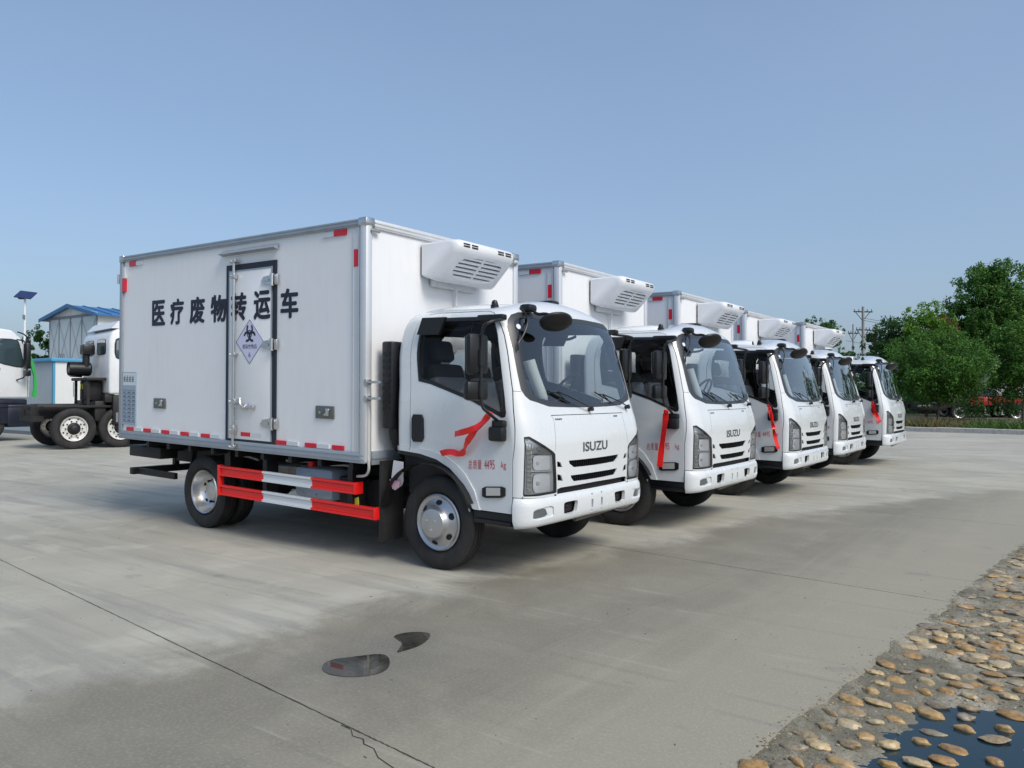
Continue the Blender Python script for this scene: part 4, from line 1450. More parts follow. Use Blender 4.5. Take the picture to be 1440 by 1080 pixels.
# ------------------------------------------------------------------ ground
A_ = -.1064
E1 = Vector((math.cos(A_), math.sin(A_), 0))
E2 = Vector((-E1.y, E1.x, 0))
def SL(a, b, z=0.0): return tuple(E1*a+E2*b+Vector((0, 0, z)))
def concrete_mat():
    m = mat('worn_concrete', (.3, .3, .3), .8)
    L = m.node_tree.links
    p = worldpos(m)
    sx = N(m, 'ShaderNodeSeparateXYZ'); L.new(p, sx.inputs[0])
    X, Y = sx.outputs[0], sx.outputs[1]
    # streaks drawn by wheels and wind
    def rot(sc, ang):
        g = N(m, 'ShaderNodeNewGeometry'); mp = N(m, 'ShaderNodeMapping')
        mp.inputs['Rotation'].default_value = (0, 0, ang); mp.inputs['Scale'].default_value = sc
        L.new(g.outputs['Position'], mp.inputs['Vector'])
        return mp.outputs[0]
    big = nz(m, p, .35, 5, .6, .3)
    mid = nz(m, p, 1.7, 6, .62, .6)
    fine = nz(m, p, 60, 4, .6)
    grit = nz(m, p, 260, 2, .6)
    st1 = nz(m, rot((.25, 3.2, 1), .35), 1.3, 5, .6, .8)
    st2 = nz(m, rot((5.0, .30, 1), -.15), 1.0, 5, .65, .4)
    st3 = nz(m, rot((.12, 1.6, 1), 1.2), 1.6, 6, .7, .5)
    dusty = mixc(m, sstep(m, big, .35, .65), (.355, .342, .282), (.45, .438, .368))
    dusty = mixc(m, mth(m, 'MULTIPLY', sstep(m, st1, .46, .70), .55), dusty, (.235, .238, .215))
    dusty = mixc(m, mth(m, 'MULTIPLY', sstep(m, st3, .48, .70), .45), dusty, (.26, .26, .235))
    dusty = mixc(m, mth(m, 'MULTIPLY', sstep(m, mid, .50, .68), .5), dusty, (.50, .48, .40))
    damp = mixc(m, sstep(m, mid, .35, .7), (.200, .186, .142), (.248, .232, .178))
    damp = mixc(m, mth(m, 'MULTIPLY', sstep(m, st2, .60, .74), .40), damp, (.33, .31, .24))
    damp = mixc(m, mth(m, 'MULTIPLY', sstep(m, st1, .55, .75), .30), damp, (.15, .145, .12))
    # edge of the silty area: x = .35 + (y+4) dependent
    yy = mth(m, 'MAXIMUM', mth(m, 'ADD', Y, 4.0), 0.0)
    edge = mth(m, 'ADD', mth(m, 'MULTIPLY', mth(m, 'MULTIPLY', yy, yy), .021), .30)
    wob = mth(m, 'MULTIPLY', mth(m, 'SUBTRACT', nz(m, p, 1.0, 7, .68, .5), .5), 1.9)
    d = mth(m, 'ADD', mth(m, 'SUBTRACT', X, edge), wob)
    silt = sstep(m, d, -.24, .30)
    far = sstep(m, Y, 9, 16)
    silt = mth(m, 'MULTIPLY', silt, mth(m, 'SUBTRACT', 1.0, mth(m, 'MULTIPLY', far, .55)))
    # the strip nearest the cobbles is drier again
    dx = mth(m, 'ADD', mth(m, 'SUBTRACT', X, mth(m, 'MULTIPLY', Y, .10)), mth(m, 'MULTIPLY', mth(m, 'SUBTRACT', st2, .5), .9))
    dry = sstep(m, dx, 1.9, 3.1)
    col = mixc(m, silt, dusty, damp)
    col = mixc(m, mth(m, 'MULTIPLY', dry, .65), col, (.37, .34, .255))
    # ring of damp round the puddles
    def damp_at(cx, cy, rx, ry, col_):
        dx_ = mth(m, 'DIVIDE', mth(m, 'SUBTRACT', X, cx), rx); dy_ = mth(m, 'DIVIDE', mth(m, 'SUBTRACT', Y, cy), ry)
        rr = mth(m, 'SQRT', mth(m, 'ADD', mth(m, 'MULTIPLY', dx_, dx_), mth(m, 'MULTIPLY', dy_, dy_)))
        return mixc(m, mth(m, 'MULTIPLY', mth(m, 'SUBTRACT', 1.0, sstep(m, mth(m, 'ADD', rr, mth(m, 'MULTIPLY', mth(m, 'SUBTRACT', mid, .5), .8)), .5, 1.3)), .35), col_, (.15, .145, .13))
    col = damp_at(1.13, -2.78, .42, .55, col)
    col = damp_at(1.18, -2.93, .21, .24, col)
    col = damp_at(1.10, -2.46, .16, .22, col)
    # stains under the parked row
    sp_ = sstep(m, nz(m, p, 2.6, 3, .5), .66, .74)
    tyre = sstep(m, nz(m, rot((.10, 9.0, 1), -.62), 1.1, 3, .5, .15), .60, .66)
    col = mixc(m, mth(m, 'MULTIPLY', mth(m, 'MULTIPLY', tyre, sstep(m, mid, .42, .6)), .22), col, (.15, .148, .13))
    tyre2 = sstep(m, nz(m, rot((.14, 12.0, 1), .9), 1.0, 3, .5, .3), .62, .67)
    col = mixc(m, mth(m, 'MULTIPLY', mth(m, 'MULTIPLY', tyre2, sstep(m, mid, .48, .62)), .22), col, (.46, .44, .37))
    col = mixc(m, mth(m, 'MULTIPLY', sp_, .35), col, (.16, .155, .145))
    specks = sstep(m, nz(m, p, 22, 2, .5), .76, .80)
    col = mixc(m, mth(m, 'MULTIPLY', specks, .6), col, (.08, .075, .065))
    col = mixc(m, mth(m, 'MULTIPLY', mth(m, 'SUBTRACT', fine, .48), 1.05), col, (.5, .49, .46))
    col = mixc(m, mth(m, 'MULTIPLY', sstep(m, grit, .52, .72), .34), col, (.14, .135, .12))
    setin(m, 'Base Color', col)
    r = mth(m, 'SUBTRACT', mth(m, 'ADD', .80, mth(m, 'MULTIPLY', fine, .12)), mth(m, 'MULTIPLY', silt, .20))
    setin(m, 'Roughness', r)
    h = mth(m, 'ADD', mth(m, 'MULTIPLY', grit, .25), mth(m, 'ADD', mth(m, 'MULTIPLY', fine, .5), mth(m, 'MULTIPLY', mid, .8)))
    bump(m, h, .5, .007)
    return m
CONC = concrete_mat()
SOIL = mat('soil', (.12, .10, .07), .95)
setin(SOIL, 'Base Color', ramp(SOIL, nz(SOIL, worldpos(SOIL), .6, 8, .65), [(.3, (.06, .075, .03)), (.5, (.11, .10, .06)), (.75, (.17, .15, .11))]))
q = MB(); q.add([(-900, -500, -.10), (900, -500, -.10), (900, 1500, -.10), (-900, 1500, -.10)], [(0, 1, 2, 3)])
tag(q.build('ground', SOIL, smooth=False), kind='structure')
q = MB(); q.add([SL(-140, -40, -.035), SL(3.3, -40, -.035), SL(3.3, 28.2, -.035), SL(-140, 28.2, -.035)], [(0, 1, 2, 3)])
yard = tag(q.build('concrete_yard', mat('joint_filler', (.025, .024, .022), .95), smooth=False), kind='structure')
random.seed(11)
def slab(a0, a1, b0, b1, edge_jag=None):
    g, gx = .005, .0015
    P = []
    def run(p, r, n, amp):
        for i in range(n):
            t = i/n
            P.append((p[0]+(r[0]-p[0])*t+(random.uniform(-amp, amp) if p[0] == r[0] and i else 0), p[1]+(r[1]-p[1])*t+(random.uniform(-amp, amp) if p[1] == r[1] and i else 0)))
    near = a1 > -12 and b0 < 14
    n = 90 if near else 2
    run((a0+gx, b0+g), (a1-gx, b0+g), n, .0022 if near else 0)
    if edge_jag: 
        k = 70
        for i in range(k+1):
            b = b0+g+(b1-b0-2*g)*i/k
            P.append((a1+edge_jag(b), b))
    else: run((a1-gx, b0+g), (a1-gx, b1-g), n//3+1, .0006 if near else 0)
    P.append((a1-gx+(edge_jag(b1-g) if edge_jag else 0), b1-g)) if not edge_jag else None
    run((a1-gx, b1-g), (a0+gx, b1-g), n, .0022 if near else 0)
    run((a0+gx, b1-g), (a0+gx, b0+g), n//3+1, .0006 if near else 0)
    q = MB()
    q.prism(P, lambda a, b, d: SL(a, b, d), -.03, 0.0)
    o = q.build('concrete_slab', CONC, yard, smooth=False, fix=False)
def jag(b):
    return .045*noise.noise(Vector((b*1.3, 0, 0)))+.030*noise.noise(Vector((b*6, 3, 0)))+.016*noise.noise(Vector((b*24, 5, 0)))
B0 = -3.28-4.08*2
for j in range(8):
    b0, b1 = B0+4.08*j, B0+4.08*(j+1)
    if j == 7: b1 = 28.2
    xs = [-23, -18, -13, -8, -3, 2.0]
    for a0, a1 in zip(xs, xs[1:]): slab(a0, a1, b0, b1)
    slab(2.0, 3.50, b0, b1, jag)
    q = None
for j in range(4):
    b0 = B0+8.16*j
    b1 = 28.2 if j == 3 else b0+8.16
    for a0, a1 in ((-138, -80), (-80, -48), (-48, -23)): slab(a0, a1, b0, b1)
slab(-138, 3.5, -40, B0)
# east part of the yard, past the cobbled strip's far end
q = MB(); q.add([SL(3.4, 7.0, -.004), SL(120, 7.0, -.004), SL(120, 28.2, -.004), SL(3.4, 28.2, -.004)], [(0, 1, 2, 3)])
tag(q.build('concrete_apron', CONC, smooth=False), kind='structure')
# crack
q = MB()
pts = [(1.679, -3.49), (1.75, -3.497), (1.80, -3.535), (1.86, -3.53), (1.895, -3.56), (1.96, -3.565), (2.03, -3.61), (2.155, -3.640), (2.30, -3.72), (2.5, -3.80)]
vs = []
for i, (x, y) in enumerate(pts):
    a = pts[max(0, i-1)]; b = pts[min(len(pts)-1, i+1)]
    n_ = Vector((-(b[1]-a[1]), b[0]-a[0], 0)).normalized()*random.uniform(.0012, .0032)
    vs += [(x+n_.x, y+n_.y, .002), (x-n_.x, y-n_.y, .002)]
q.add(vs, [(2*i, 2*i+1, 2*i+3, 2*i+2) for i in range(len(pts)-1)])
q.build('crack', mat('crack_dark', (.03, .028, .025), .95), yard, smooth=False, fix=False)

# ---- shallow puddles on the slabs
WATER = mat('puddle_water', (.045, .043, .038), .02)
bsdf(WATER).inputs['IOR'].default_value = 1.33
setin(WATER, 'Base Color', ramp(WATER, nz(WATER, worldpos(WATER), 7, 5), [(.35, (.03, .030, .027)), (.7, (.085, .08, .065))]))
def puddle(outline, label, z=.004):
    P = outline
    for _ in range(2): P = smoothpoly(P, .25)
    q = MB()
    q.prism(P, lambda a, b, d: (a, b, d), .001, z)
    tag(q.build('puddle', WATER, smooth=False), label, 'puddle', 'small puddles on the slabs')
puddle([(1.054, -3.071), (1.0, -3.002), (1.003, -2.93), (1.064, -2.842), (1.125, -2.739), (1.19, -2.72), (1.284, -2.793), (1.35, -2.879), (1.357, -2.964), (1.299, -3.057), (1.196, -3.109), (1.114, -3.105)], 'larger oval puddle on the concrete in front of the nearest truck, mirroring its box')
puddle([(0.97, -2.457), (0.974, -2.385), (1.024, -2.313), (1.092, -2.28), (1.144, -2.311), (1.196, -2.406), (1.223, -2.514), (1.21, -2.601), (1.203, -2.666), (1.158, -2.593), (1.113, -2.517), (1.04, -2.489)], 'smaller comma shaped dark puddle just behind the larger one')

# ---- cobbled strip with stones set in mortar
MORT = mat('mortar', (.22, .20, .16), .85)
pm = worldpos(MORT)
c1 = ramp(MORT, nz(MORT, pm, 3.0, 7, .65, .5), [(.3, (.155, .145, .105)), (.5, (.24, .225, .165)), (.66, (.46, .43, .34))])
c1 = mixc(MORT, mth(MORT, 'MULTIPLY', sstep(MORT, nz(MORT, pm, 55, 4, .7), .52, .70), .5), c1, (.10, .09, .07))
c1 = mixc(MORT, mth(MORT, 'MULTIPLY', sstep(MORT, nz(MORT, pm, 90, 2, .6), .60, .70), .5), c1, (.46, .43, .36))
setin(MORT, 'Base Color', c1)
bump(MORT, mth(MORT, 'ADD', nz(MORT, pm, 60, 7, .75), nz(MORT, pm, 14, 4)), .9, .02)
def pool(x, y):
    """how deep inside the flooded hollow a point lies, 0..1"""
    w_ = .05*noise.noise(Vector((x*4, y*4, 1)))+.03*noise.noise(Vector((x*11, y*11, 4)))
    d = min(x-3.505+w_-.12*(y+2.5), (-1.47+.15*(x-3.75))-y+w_*1.5)
    return min(1, max(0, d/.22))
def mort_h(x, y):
    p = Vector((x, y, 0))
    a = x*E1.x+y*E1.y
    edge = min(1, max(0, (a-3.50)/.16))
    rise = .010*max(0, min(1, (y+1.0)/2.5))
    return -.0035-.016*edge-.034*pool(x, y)+(.007*noise.noise(p*7)+.008*noise.noise(p*19)+.007*noise.noise(p*45)+.005*noise.noise(p*90)+rise+.014*noise.noise(p*9)*max(0, min(1, (y+.5)/2)))*min(1, max(.0, (a-3.45)/.08))
q = MB()
NA, NB = 110, 760
As = [3.38+(i/NA)**1.5*2.9 for i in range(NA+1)]
Bs = [-4.6+i*(11.62/NB) for i in range(NB+1)]
vs = []
for b in Bs:
    for a in As:
        x, y, _ = SL(a, b)
        vs.append((x, y, mort_h(x, y)))
n = NA+1
q.add(vs, [(j*n+i, j*n+i+1, (j+1)*n+i+1, (j+1)*n+i) for j in range(NB) for i in range(NA)])
strip_ = tag(q.build('cobbled_strip', MORT, smooth=True, angle=180), kind='structure')
q = MB(); q.add([SL(6.2, -60, -.03), SL(120, -60, -.03), SL(120, 7, -.03), SL(6.2, 7, -.03), SL(3.4, -60, -.045), SL(6.3, -60, -.045), SL(6.3, -4.5, -.045), SL(3.4, -4.5, -.045)], [(0, 1, 2, 3), (4, 5, 6, 7)])
tag(q.build('verge', SOIL, smooth=False, fix=False), kind='structure')
PW = mat('pool_water', (.010, .030, .042), .015)
bsdf(PW).inputs['IOR'].default_value = 1.36
bump(PW, nz(PW, worldpos(PW), 14, 2), .04, .004)
q = MB(); q.add([(3.3, -4.6, -.0335), (6.6, -4.6, -.0335), (6.6, -1.2, -.0335), (3.3, -1.2, -.0335)], [(0, 1, 2, 3)])
tag(q.build('standing_water', PW, smooth=False), kind='structure')

STONES = []
for i, (c, c2) in enumerate([((.40, .24, .09), (.20, .12, .05)), ((.46, .30, .12), (.26, .17, .07)), ((.36, .27, .15), (.17, .13, .08)), ((.54, .42, .23), (.30, .22, .11)), ((.27, .22, .15), (.13, .11, .08))]):
    m = mat('river_stone', c, .38)
    pp = worldpos(m)
    col = mixc(m, sstep(m, nz(m, pp, 38, 5, .65), .35, .7), c, c2)
    col = mixc(m, mth(m, 'MULTIPLY', sstep(m, nz(m, pp, 11, 2), .5, .7), .5), col, (.45, .40, .30))
    col = mixc(m, mth(m, 'MULTIPLY', sstep(m, nz(m, pp, 140, 3), .58, .7), .5), col, (.08, .065, .04))
    setin(m, 'Base Color', col)
    bump(m, nz(m, pp, 110, 4), .4, .004)
    STONES.append(m)
def stone_mesh(seed, m):
    bm = bmesh.new()
    bmesh.ops.create_icosphere(bm, subdivisions=3, radius=1)
    for v in bm.verts:
        p = v.co.copy()
        d = 1+.32*noise.noise(p*1.2+Vector((seed*7, 0, 0)))+.14*noise.noise(p*3+Vector((seed*3, 9, 0)))
        v.co = p*d
        if v.co.z > .55: v.co.z = .55+(v.co.z-.55)*.6
    me = bpy.data.meshes.new('cobblestone')
    bm.to_mesh(me); bm.free()
    me.materials.append(m)
    me.polygons.foreach_set('use_smooth', [True]*len(me.polygons))
    return me
SM = [stone_mesh(i, STONES[i % 5]) for i in range(10)]
camp = Vector((4.3051, -5.831, 1.4557))
cam_inv = S.camera.matrix_world.inverted()
def inview(x, y, z, mg=40):
    p = cam_inv @ Vector((x, y, z))
    if p.z > -.1: return False
    px, py = 720+1096.56*p.x/-p.z, 540-1096.56*p.y/-p.z
    return -mg < px < 1440+mg and -mg < py < 1080+mg
placed = []
random.seed(21)
tries = 0
count = 0
small = []
while tries < 32000:
    tries += 1
    a = random.uniform(3.545, 5.6); b = random.uniform(-4.2, 6.9)
    x, y, _ = SL(a, b)
    mind = .088+(.014*noise.noise(Vector((x*2, y*2, 8))))+(.02 if pool(x, y) > .3 else 0)
    ok = True
    for (px_, py_) in placed:
        dx_, dy_ = px_-x, (py_-y)*.80
        if dx_*dx_+dy_*dy_ < mind*mind: ok = False; break
    if not ok: continue
    placed.append((x, y))
    if noise.noise(Vector((x*2.3, y*2.3, 2))) > .38 and pool(x, y) < .2: continue     # bare mortar
    small.append((x, y))
vis = [p for p in small if inview(p[0], p[1], 0)]
vis.sort(key=lambda p: (Vector((p[0], p[1], 0))-camp).length)
rest = vis[285:]+[p for p in small if not inview(p[0], p[1], 0)]
def stone_xf(x, y):
    far = max(0, min(1, (y+.3)/2.5))
    L_ = random.uniform(.034, .066); Wd = L_*random.uniform(.46, .85); Hh = random.uniform(.013, .024)
    z = mort_h(x, y)+random.uniform(-.004, .009)-.010*far
    if pool(x, y) > .5: z = max(z, -.052+random.uniform(.006, .02))+.008
    # laid with the long axis roughly across the camera-ward rows
    ang = random.gauss(.15, .35)
    return Matrix.Translation((x, y, z)) @ Matrix.Rotation(ang, 4, 'Z') @ Matrix.Rotation(random.uniform(-.2, .2), 4, 'X') @ Matrix.Diagonal((L_, Wd, Hh, 1))
for (x, y) in vis[:285]:
    o = bpy.data.objects.new('cobblestone', random.choice(SM))
    COL.objects.link(o); o.parent = strip_
    o.matrix_local = stone_xf(x, y)
q = MB()
bm = bmesh.new(); bmesh.ops.create_icosphere(bm, subdivisions=2, radius=1)
sv = [v.co.copy() for v in bm.verts]; sf = [tuple(v.index for v in f.verts) for f in bm.faces]; bm.free()
for (x, y) in rest:
    M_ = stone_xf(x, y)
    q.mi = random.randrange(5)
    q.add([M_ @ (v*(1+.12*noise.noise(v*1.5+Vector((x*9, y*9, 0))))) for v in sv], sf)
tag(q.build('cobblestone', STONES, strip_, angle=180, fix=False), kind='stuff')
# crumbs of broken mortar and grit along the broken edge
q = MB()
bm = bmesh.new(); bmesh.ops.create_icosphere(bm, subdivisions=1, radius=1)
tv = [v.co.copy() for v in bm.verts]; tf = [tuple(v.index for v in f.verts) for f in bm.faces]; bm.free()
for k in range(5200):
    b = random.uniform(-4.3, 5.0)
    a = 3.50+jag(b)+random.expovariate(6)*(1.2 if b > -.5 else .7)-random.expovariate(38)
    r = random.uniform(.0015, .006)*(1.6 if random.random() < .12 else 1)
    x, y, _ = SL(a, b)
    z = (0 if a < 3.5+jag(b) else mort_h(x, y))
    if a > 6: continue
    s3 = (r*random.uniform(.7, 1.5), r*random.uniform(.6, 1.3), r*random.uniform(.3, .7))
    rz_ = Matrix.Rotation(random.uniform(0, 6.3), 3, 'Z')
    q.mi = 0 if random.random() < .75 else 1
    q.add([rz_ @ Vector((v.x*s3[0], v.y*s3[1], v.z*s3[2]))+Vector((x, y, z)) for v in tv], tf)
for k in range(2600):       # broken bits and small pebbles bedded in the mortar
    a, b = random.uniform(3.56, 4.9), random.uniform(-4.2, 4.8)
    x, y, _ = SL(a, b)
    if pool(x, y) > .35: continue
    r = random.uniform(.004, .015)*(1.5 if random.random() < .15 else 1)
    s3 = (r*random.uniform(.8, 1.6), r*random.uniform(.5, 1.1), r*random.uniform(.3, .6))
    rz_ = Matrix.Rotation(random.uniform(0, 6.3), 3, 'Z')
    q.mi = random.choice((0, 0, 0, 1, 2, 3))
    q.add([rz_ @ Vector((v.x*s3[0]*random.uniform(.75, 1.2), v.y*s3[1]*random.uniform(.75, 1.2), v.z*s3[2])) + Vector((x, y, mort_h(x, y))) for v in tv], tf)
tag(q.build('mortar_crumbs', [MORT, STONES[3], STONES[4], STONES[2]], smooth=False, fix=False), kind='stuff')
q = MB()     # stray grit and bits of stem over the yard
for k in range(900):
    x = random.uniform(-9, 3.4); y = random.uniform(-4.6, 8)
    r = random.uniform(.0015, .005)
    rz_ = Matrix.Rotation(random.uniform(0, 6.3), 3, 'Z')
    e = 3 if random.random() < .12 else 1
    q.add([rz_ @ Vector((v.x*r*e, v.y*r, v.z*r*.5))+Vector((x, y, .0005)) for v in tv], tf)
tag(q.build('loose_grit', mat('grit_brown', (.11, .095, .075), .9), smooth=False, fix=False), kind='stuff')

# ------------------------------------------------------------------ kerb, verge, vegetation
KERB = dirty('kerb_concrete', (.52, .51, .48), (.30, .29, .26), .8, amt=.7, scale=6)
def kerb_run(p0, p1, n):
    p0, p1 = Vector(p0), Vector(p1)
    for i in range(n):
        a, b = p0.lerp(p1, i/n), p0.lerp(p1, (i+1)/n)
        d = (b-a).normalized(); s = Vector((-d.y, d.x, 0))
        a = a+d*.006
        q = MB()
        h = .15+random.uniform(-.008, .008)
        q.prism([(0, -.06), (0, h-.02), (.02, h), (.13, h), (.13, -.06)], lambda u, z, t: tuple((a if t == 0 else b)+s*u+Vector((0, 0, z))), 0, 1)
        q.build('kerb_stone', KERB, kerb, smooth=False)
kerb = tag(empty('kerb', None), kind='structure')
KL = [SL(-30, 28.2), SL(3.5, 29.25), SL(40, 31.5)]
kerb_run(KL[0], KL[1], 34)
kerb_run(KL[1], KL[2], 36)
q = MB()
gx = []
NX, NY = 60, 14
for j in range(NY+1):
    for i in range(NX+1):
        t = i/NX
        a = -30+70*t
        base = 28.2+ (a+30)*(1.05/33.5) if a < 3.5 else 29.25+(a-3.5)*(2.25/36.5)
        b = base+.12+j*2.2
        x, y, _ = SL(a, b)
        gx.append((x, y, .11+.05*min(1, j)+.05*noise.noise(Vector((x*.4, y*.4, 0)))))
n = NX+1
q.add(gx, [(j*n+i, j*n+i+1, (j+1)*n+i+1, (j+1)*n+i) for j in range(NY) for i in range(NX)])
tag(q.build('grass_verge', SOIL, angle=180), kind='structure')

def leafmat(name, c1, c2, c3):
    m = mat(name, c1, .55, spec=.3)
    g = N(m, 'ShaderNodeNewGeometry')
    r = ramp(m, g.outputs['Random Per Island'], [(0, c1), (.55, c2), (1, c3)])
    n1 = nz(m, worldpos(m), .9, 3)
    hs = N(m, 'ShaderNodeHueSaturation')
    m.node_tree.links.new(r, hs.inputs['Color'])
    m.node_tree.links.new(mth(m, 'ADD', mth(m, 'MULTIPLY', n1, .9), .55), hs.inputs['Value'])
    setin(m, 'Base Color', hs.outputs[0])
    t = bsdf(m)
    t.inputs['Transmission Weight'].default_value = 0
    # thin leaves let some light through
    out = m.node_tree.nodes['Material Output']
    tr = N(m, 'ShaderNodeBsdfTranslucent')
    m.node_tree.links.new(hs.outputs[0], tr.inputs[0])
    mx = N(m, 'ShaderNodeMixShader'); mx.inputs[0].default_value = .3
    m.node_tree.links.new(t.outputs[0], mx.inputs[1]); m.node_tree.links.new(tr.outputs[0], mx.inputs[2])
    m.node_tree.links.new(mx.outputs[0], out.inputs[0])
    return m
LEAF = {'dark': leafmat('dark_leaves', (.018, .068, .016), (.038, .112, .024), (.085, .18, .040)),
        'mid': leafmat('green_leaves', (.028, .105, .016), (.065, .18, .026), (.15, .28, .05)),
        'bright': leafmat('bright_leaves', (.06, .17, .02), (.13, .29, .035), (.25, .40, .06)),
        'rust': leafmat('rust_leaves', (.20, .09, .03), (.28, .13, .04), (.16, .13, .04)),
        'straw': leafmat('dry_grass', (.12, .09, .04), (.20, .16, .07), (.10, .12, .04)),
        'grass': leafmat('grass_blades', (.04, .10, .02), (.07, .15, .03), (.12, .18, .05))}
BARK = dirty('bark', (.11, .085, .06), (.05, .04, .03), .9, amt=.8, scale=14)
def leaves_into(q, c, r, n, ls, rnd, hollow=.55):
    """n leaf quads in an ellipsoid clump centre c radii r"""
    for _ in range(n):
        while True:
            p = Vector((rnd.uniform(-1, 1), rnd.uniform(-1, 1), rnd.uniform(-1, 1)))
            if hollow < p.length < 1: break
            if p.length < 1 and rnd.random() < .12: break
        o = Vector((c[0]+p.x*r[0], c[1]+p.y*r[1], c[2]+p.z*r[2]))
        nrm = (p+Vector((rnd.gauss(0, .6), rnd.gauss(0, .6), rnd.gauss(.3, .6)))).normalized()
        s = nrm.orthogonal().normalized()
        s = Matrix.Rotation(rnd.uniform(0, 6.3), 3, nrm) @ s
        t = nrm.cross(s)
        l, w_ = ls*rnd.uniform(.7, 1.3), ls*rnd.uniform(.35, .6)
        q.add([o-s*l*.5, o+t*w_*.5+nrm*l*.1, o+s*l*.5, o-t*w_*.5+nrm*l*.1], [(0, 1, 2, 3)])
def tree(x, y, h, cr, key, label, seed, n_clump=60, per=170, ls=.17, trunk_h=None, z0=.1, squash=1.0, extra=None, group='trees beyond the kerb', shape='round'):
    rnd = random.Random(seed)
    T = empty('tree', None, (x, y, z0))
    th = trunk_h if trunk_h is not None else h*.28
    q = MB()
    q.tube([(0, 0, -.3), (.03*h*rnd.uniform(-1, 1)*.3, 0, th*.5), (.05*rnd.uniform(-1, 1), .05, th), (0, 0, h*.75)], [.05+.018*h, .04+.015*h, .03+.012*h, .03+.012*h, .02+.010*h, .02+.010*h, .02+.008*h, .02+.006*h, .02+.005*h, .02+.004*h, .02, .02, .02], 8)
    q.build('trunk', BARK, T)
    for k in range(7):
        a = rnd.uniform(0, 6.3); zz = th+rnd.uniform(0, .35)*(h-th)
        e = Vector((math.cos(a)*cr*.75, math.sin(a)*cr*.75, zz+rnd.uniform(.1, .35)*h))
        q = MB()
        q.tube([(0, 0, zz*.9), (e.x*.4, e.y*.4, zz+(e.z-zz)*.55), tuple(e)], [.05, .04, .03, .02, .02, .015, .015], 6)
        q.build('limb', BARK, T)
    q = MB()
    cz = (th+h)/2; rz_ = (h-th)/2
    for k in range(n_clump):
        while True:
            p = Vector((rnd.uniform(-1, 1), rnd.uniform(-1, 1), rnd.uniform(-1, 1)))
            if .30 < p.length < 1: break
        if shape == 'cone': f = 1.0-.55*max(0, p.z)
        else: f = 1.0
        c = (p.x*cr*.86*f, p.y*cr*.86*f, cz+p.z*rz_*.88*squash)
        s = rnd.uniform(.16, .30)*cr
        leaves_into(q, c, (s, s, s*.75), per, ls, rnd)
    for k in range(int(n_clump*.9)):   # loose sprays breaking the outline
        a, b = rnd.uniform(0, 6.3), rnd.uniform(-.6, 1.3)
        d = Vector((math.cos(a)*math.cos(b), math.sin(a)*math.cos(b), math.sin(b)))
        e_ = rnd.uniform(.92, 1.12); c = (d.x*cr*e_, d.y*cr*e_, cz+d.z*rz_*min(e_, 1.03))
        leaves_into(q, c, (cr*.10, cr*.10, cr*.12), int(per*.16), ls*.9, rnd, 0)
    q.build('crown', LEAF[key], T, smooth=False, fix=False)
    if extra:
        q = MB()
        for (dx, dy, dz, s, n_) in extra: leaves_into(q, (dx, dy, dz), (s, s, s), n_, ls, rnd, 0)
        q.build('rust_foliage', LEAF['rust'], T, smooth=False, fix=False)
    tag(T, label, 'tree', group)
    return T
def at(px, d):
    """ground point seen at column px, d metres along the view axis"""
    M_ = S.camera.matrix_world.to_3x3()
    F, R = -M_.col[2], M_.col[0]
    r = F+R*((px-720)/1096.56)
    p = camp+r*d
    return p.x, p.y
def hz(py, d): return 1.4557-(py-553.7)*d/1096.56

x, y = at(1398, 46); tree(x, y, hz(368, 46)-.1, 2.6, 'mid', 'tallest tree beyond the kerb, a broad dense green crown cut by the frame edge', 1, 185, 220, .19, trunk_h=1.6)
x, y = at(1318, 38); tree(x, y, hz(462, 38)-.1, 2.45, 'mid', 'round bushy tree on a short grey trunk in front of the red lorry', 2, 110, 260, .13, trunk_h=.75)
x, y = at(1303, 44.5); tree(x, y, hz(424, 44.5)-.1, 1.6, 'bright', 'slender light green tree with rust coloured leaves beside the tallest tree', 3, 80, 190, .17, trunk_h=1.2, shape='cone', extra=[(1.15, .3, 5.0, .55, 420), (1.25, .5, 4.3, .45, 300), (.8, .3, 5.6, .35, 160)])
x, y = at(1258, 47); tree(x, y, hz(444, 47)-.1, 1.9, 'dark', 'dark evergreen tree just behind the last truck', 4, 90, 220, .17, trunk_h=.6)
x, y = at(1330, 55); tree(x, y, hz(440, 55)-.1, 1.8, 'bright', 'pale green feathery tree peeping between the slender tree and the tallest one', 5, 75, 180, .18, trunk_h=1.5)
x, y = at(1438, 39); tree(x, y, hz(448, 39)-.1, 1.75, 'mid', 'bright green low tree at the very edge of the frame before the tallest tree', 6, 75, 190, .15, trunk_h=.9)
x, y = at(1360, 52); tree(x, y, hz(452, 52)-.1, 2.3, 'dark', 'dark leafy tree hidden low behind the round bushy tree', 7, 90, 200, .18, trunk_h=.6)
x, y = at(1225, 60); tree(x, y, hz(505, 60)-.1, 1.6, 'dark', 'low dark shrubby tree below the utility poles', 8, 30, 120, .18, trunk_h=.4)
x, y = at(1192, 70); tree(x, y, hz(486, 70)-.1, 1.3, 'dark', 'small rounded treetop beside the utility pole', 9, 26, 110, .2, trunk_h=1.2)
x, y = at(1150, 64); tree(x, y, hz(446, 64)-.1, 1.7, 'dark', 'flat dark treetop showing above the third truck box', 10, 40, 110, .22, trunk_h=4.5)
x, y = at(1165, 66); tree(x, y, hz(450, 66)-.1, 1.2, 'mid', 'thin treetop just right of the flat one above the truck boxes', 12, 20, 60, .2, trunk_h=5.2)
x, y = at(64, 50); tree(x, y, hz(458, 50)-.05, 1.5, 'dark', 'dark tree at the corner of the blue roofed shed', 11, 50, 130, .2, trunk_h=1.0, z0=0, group='trees by the shed')
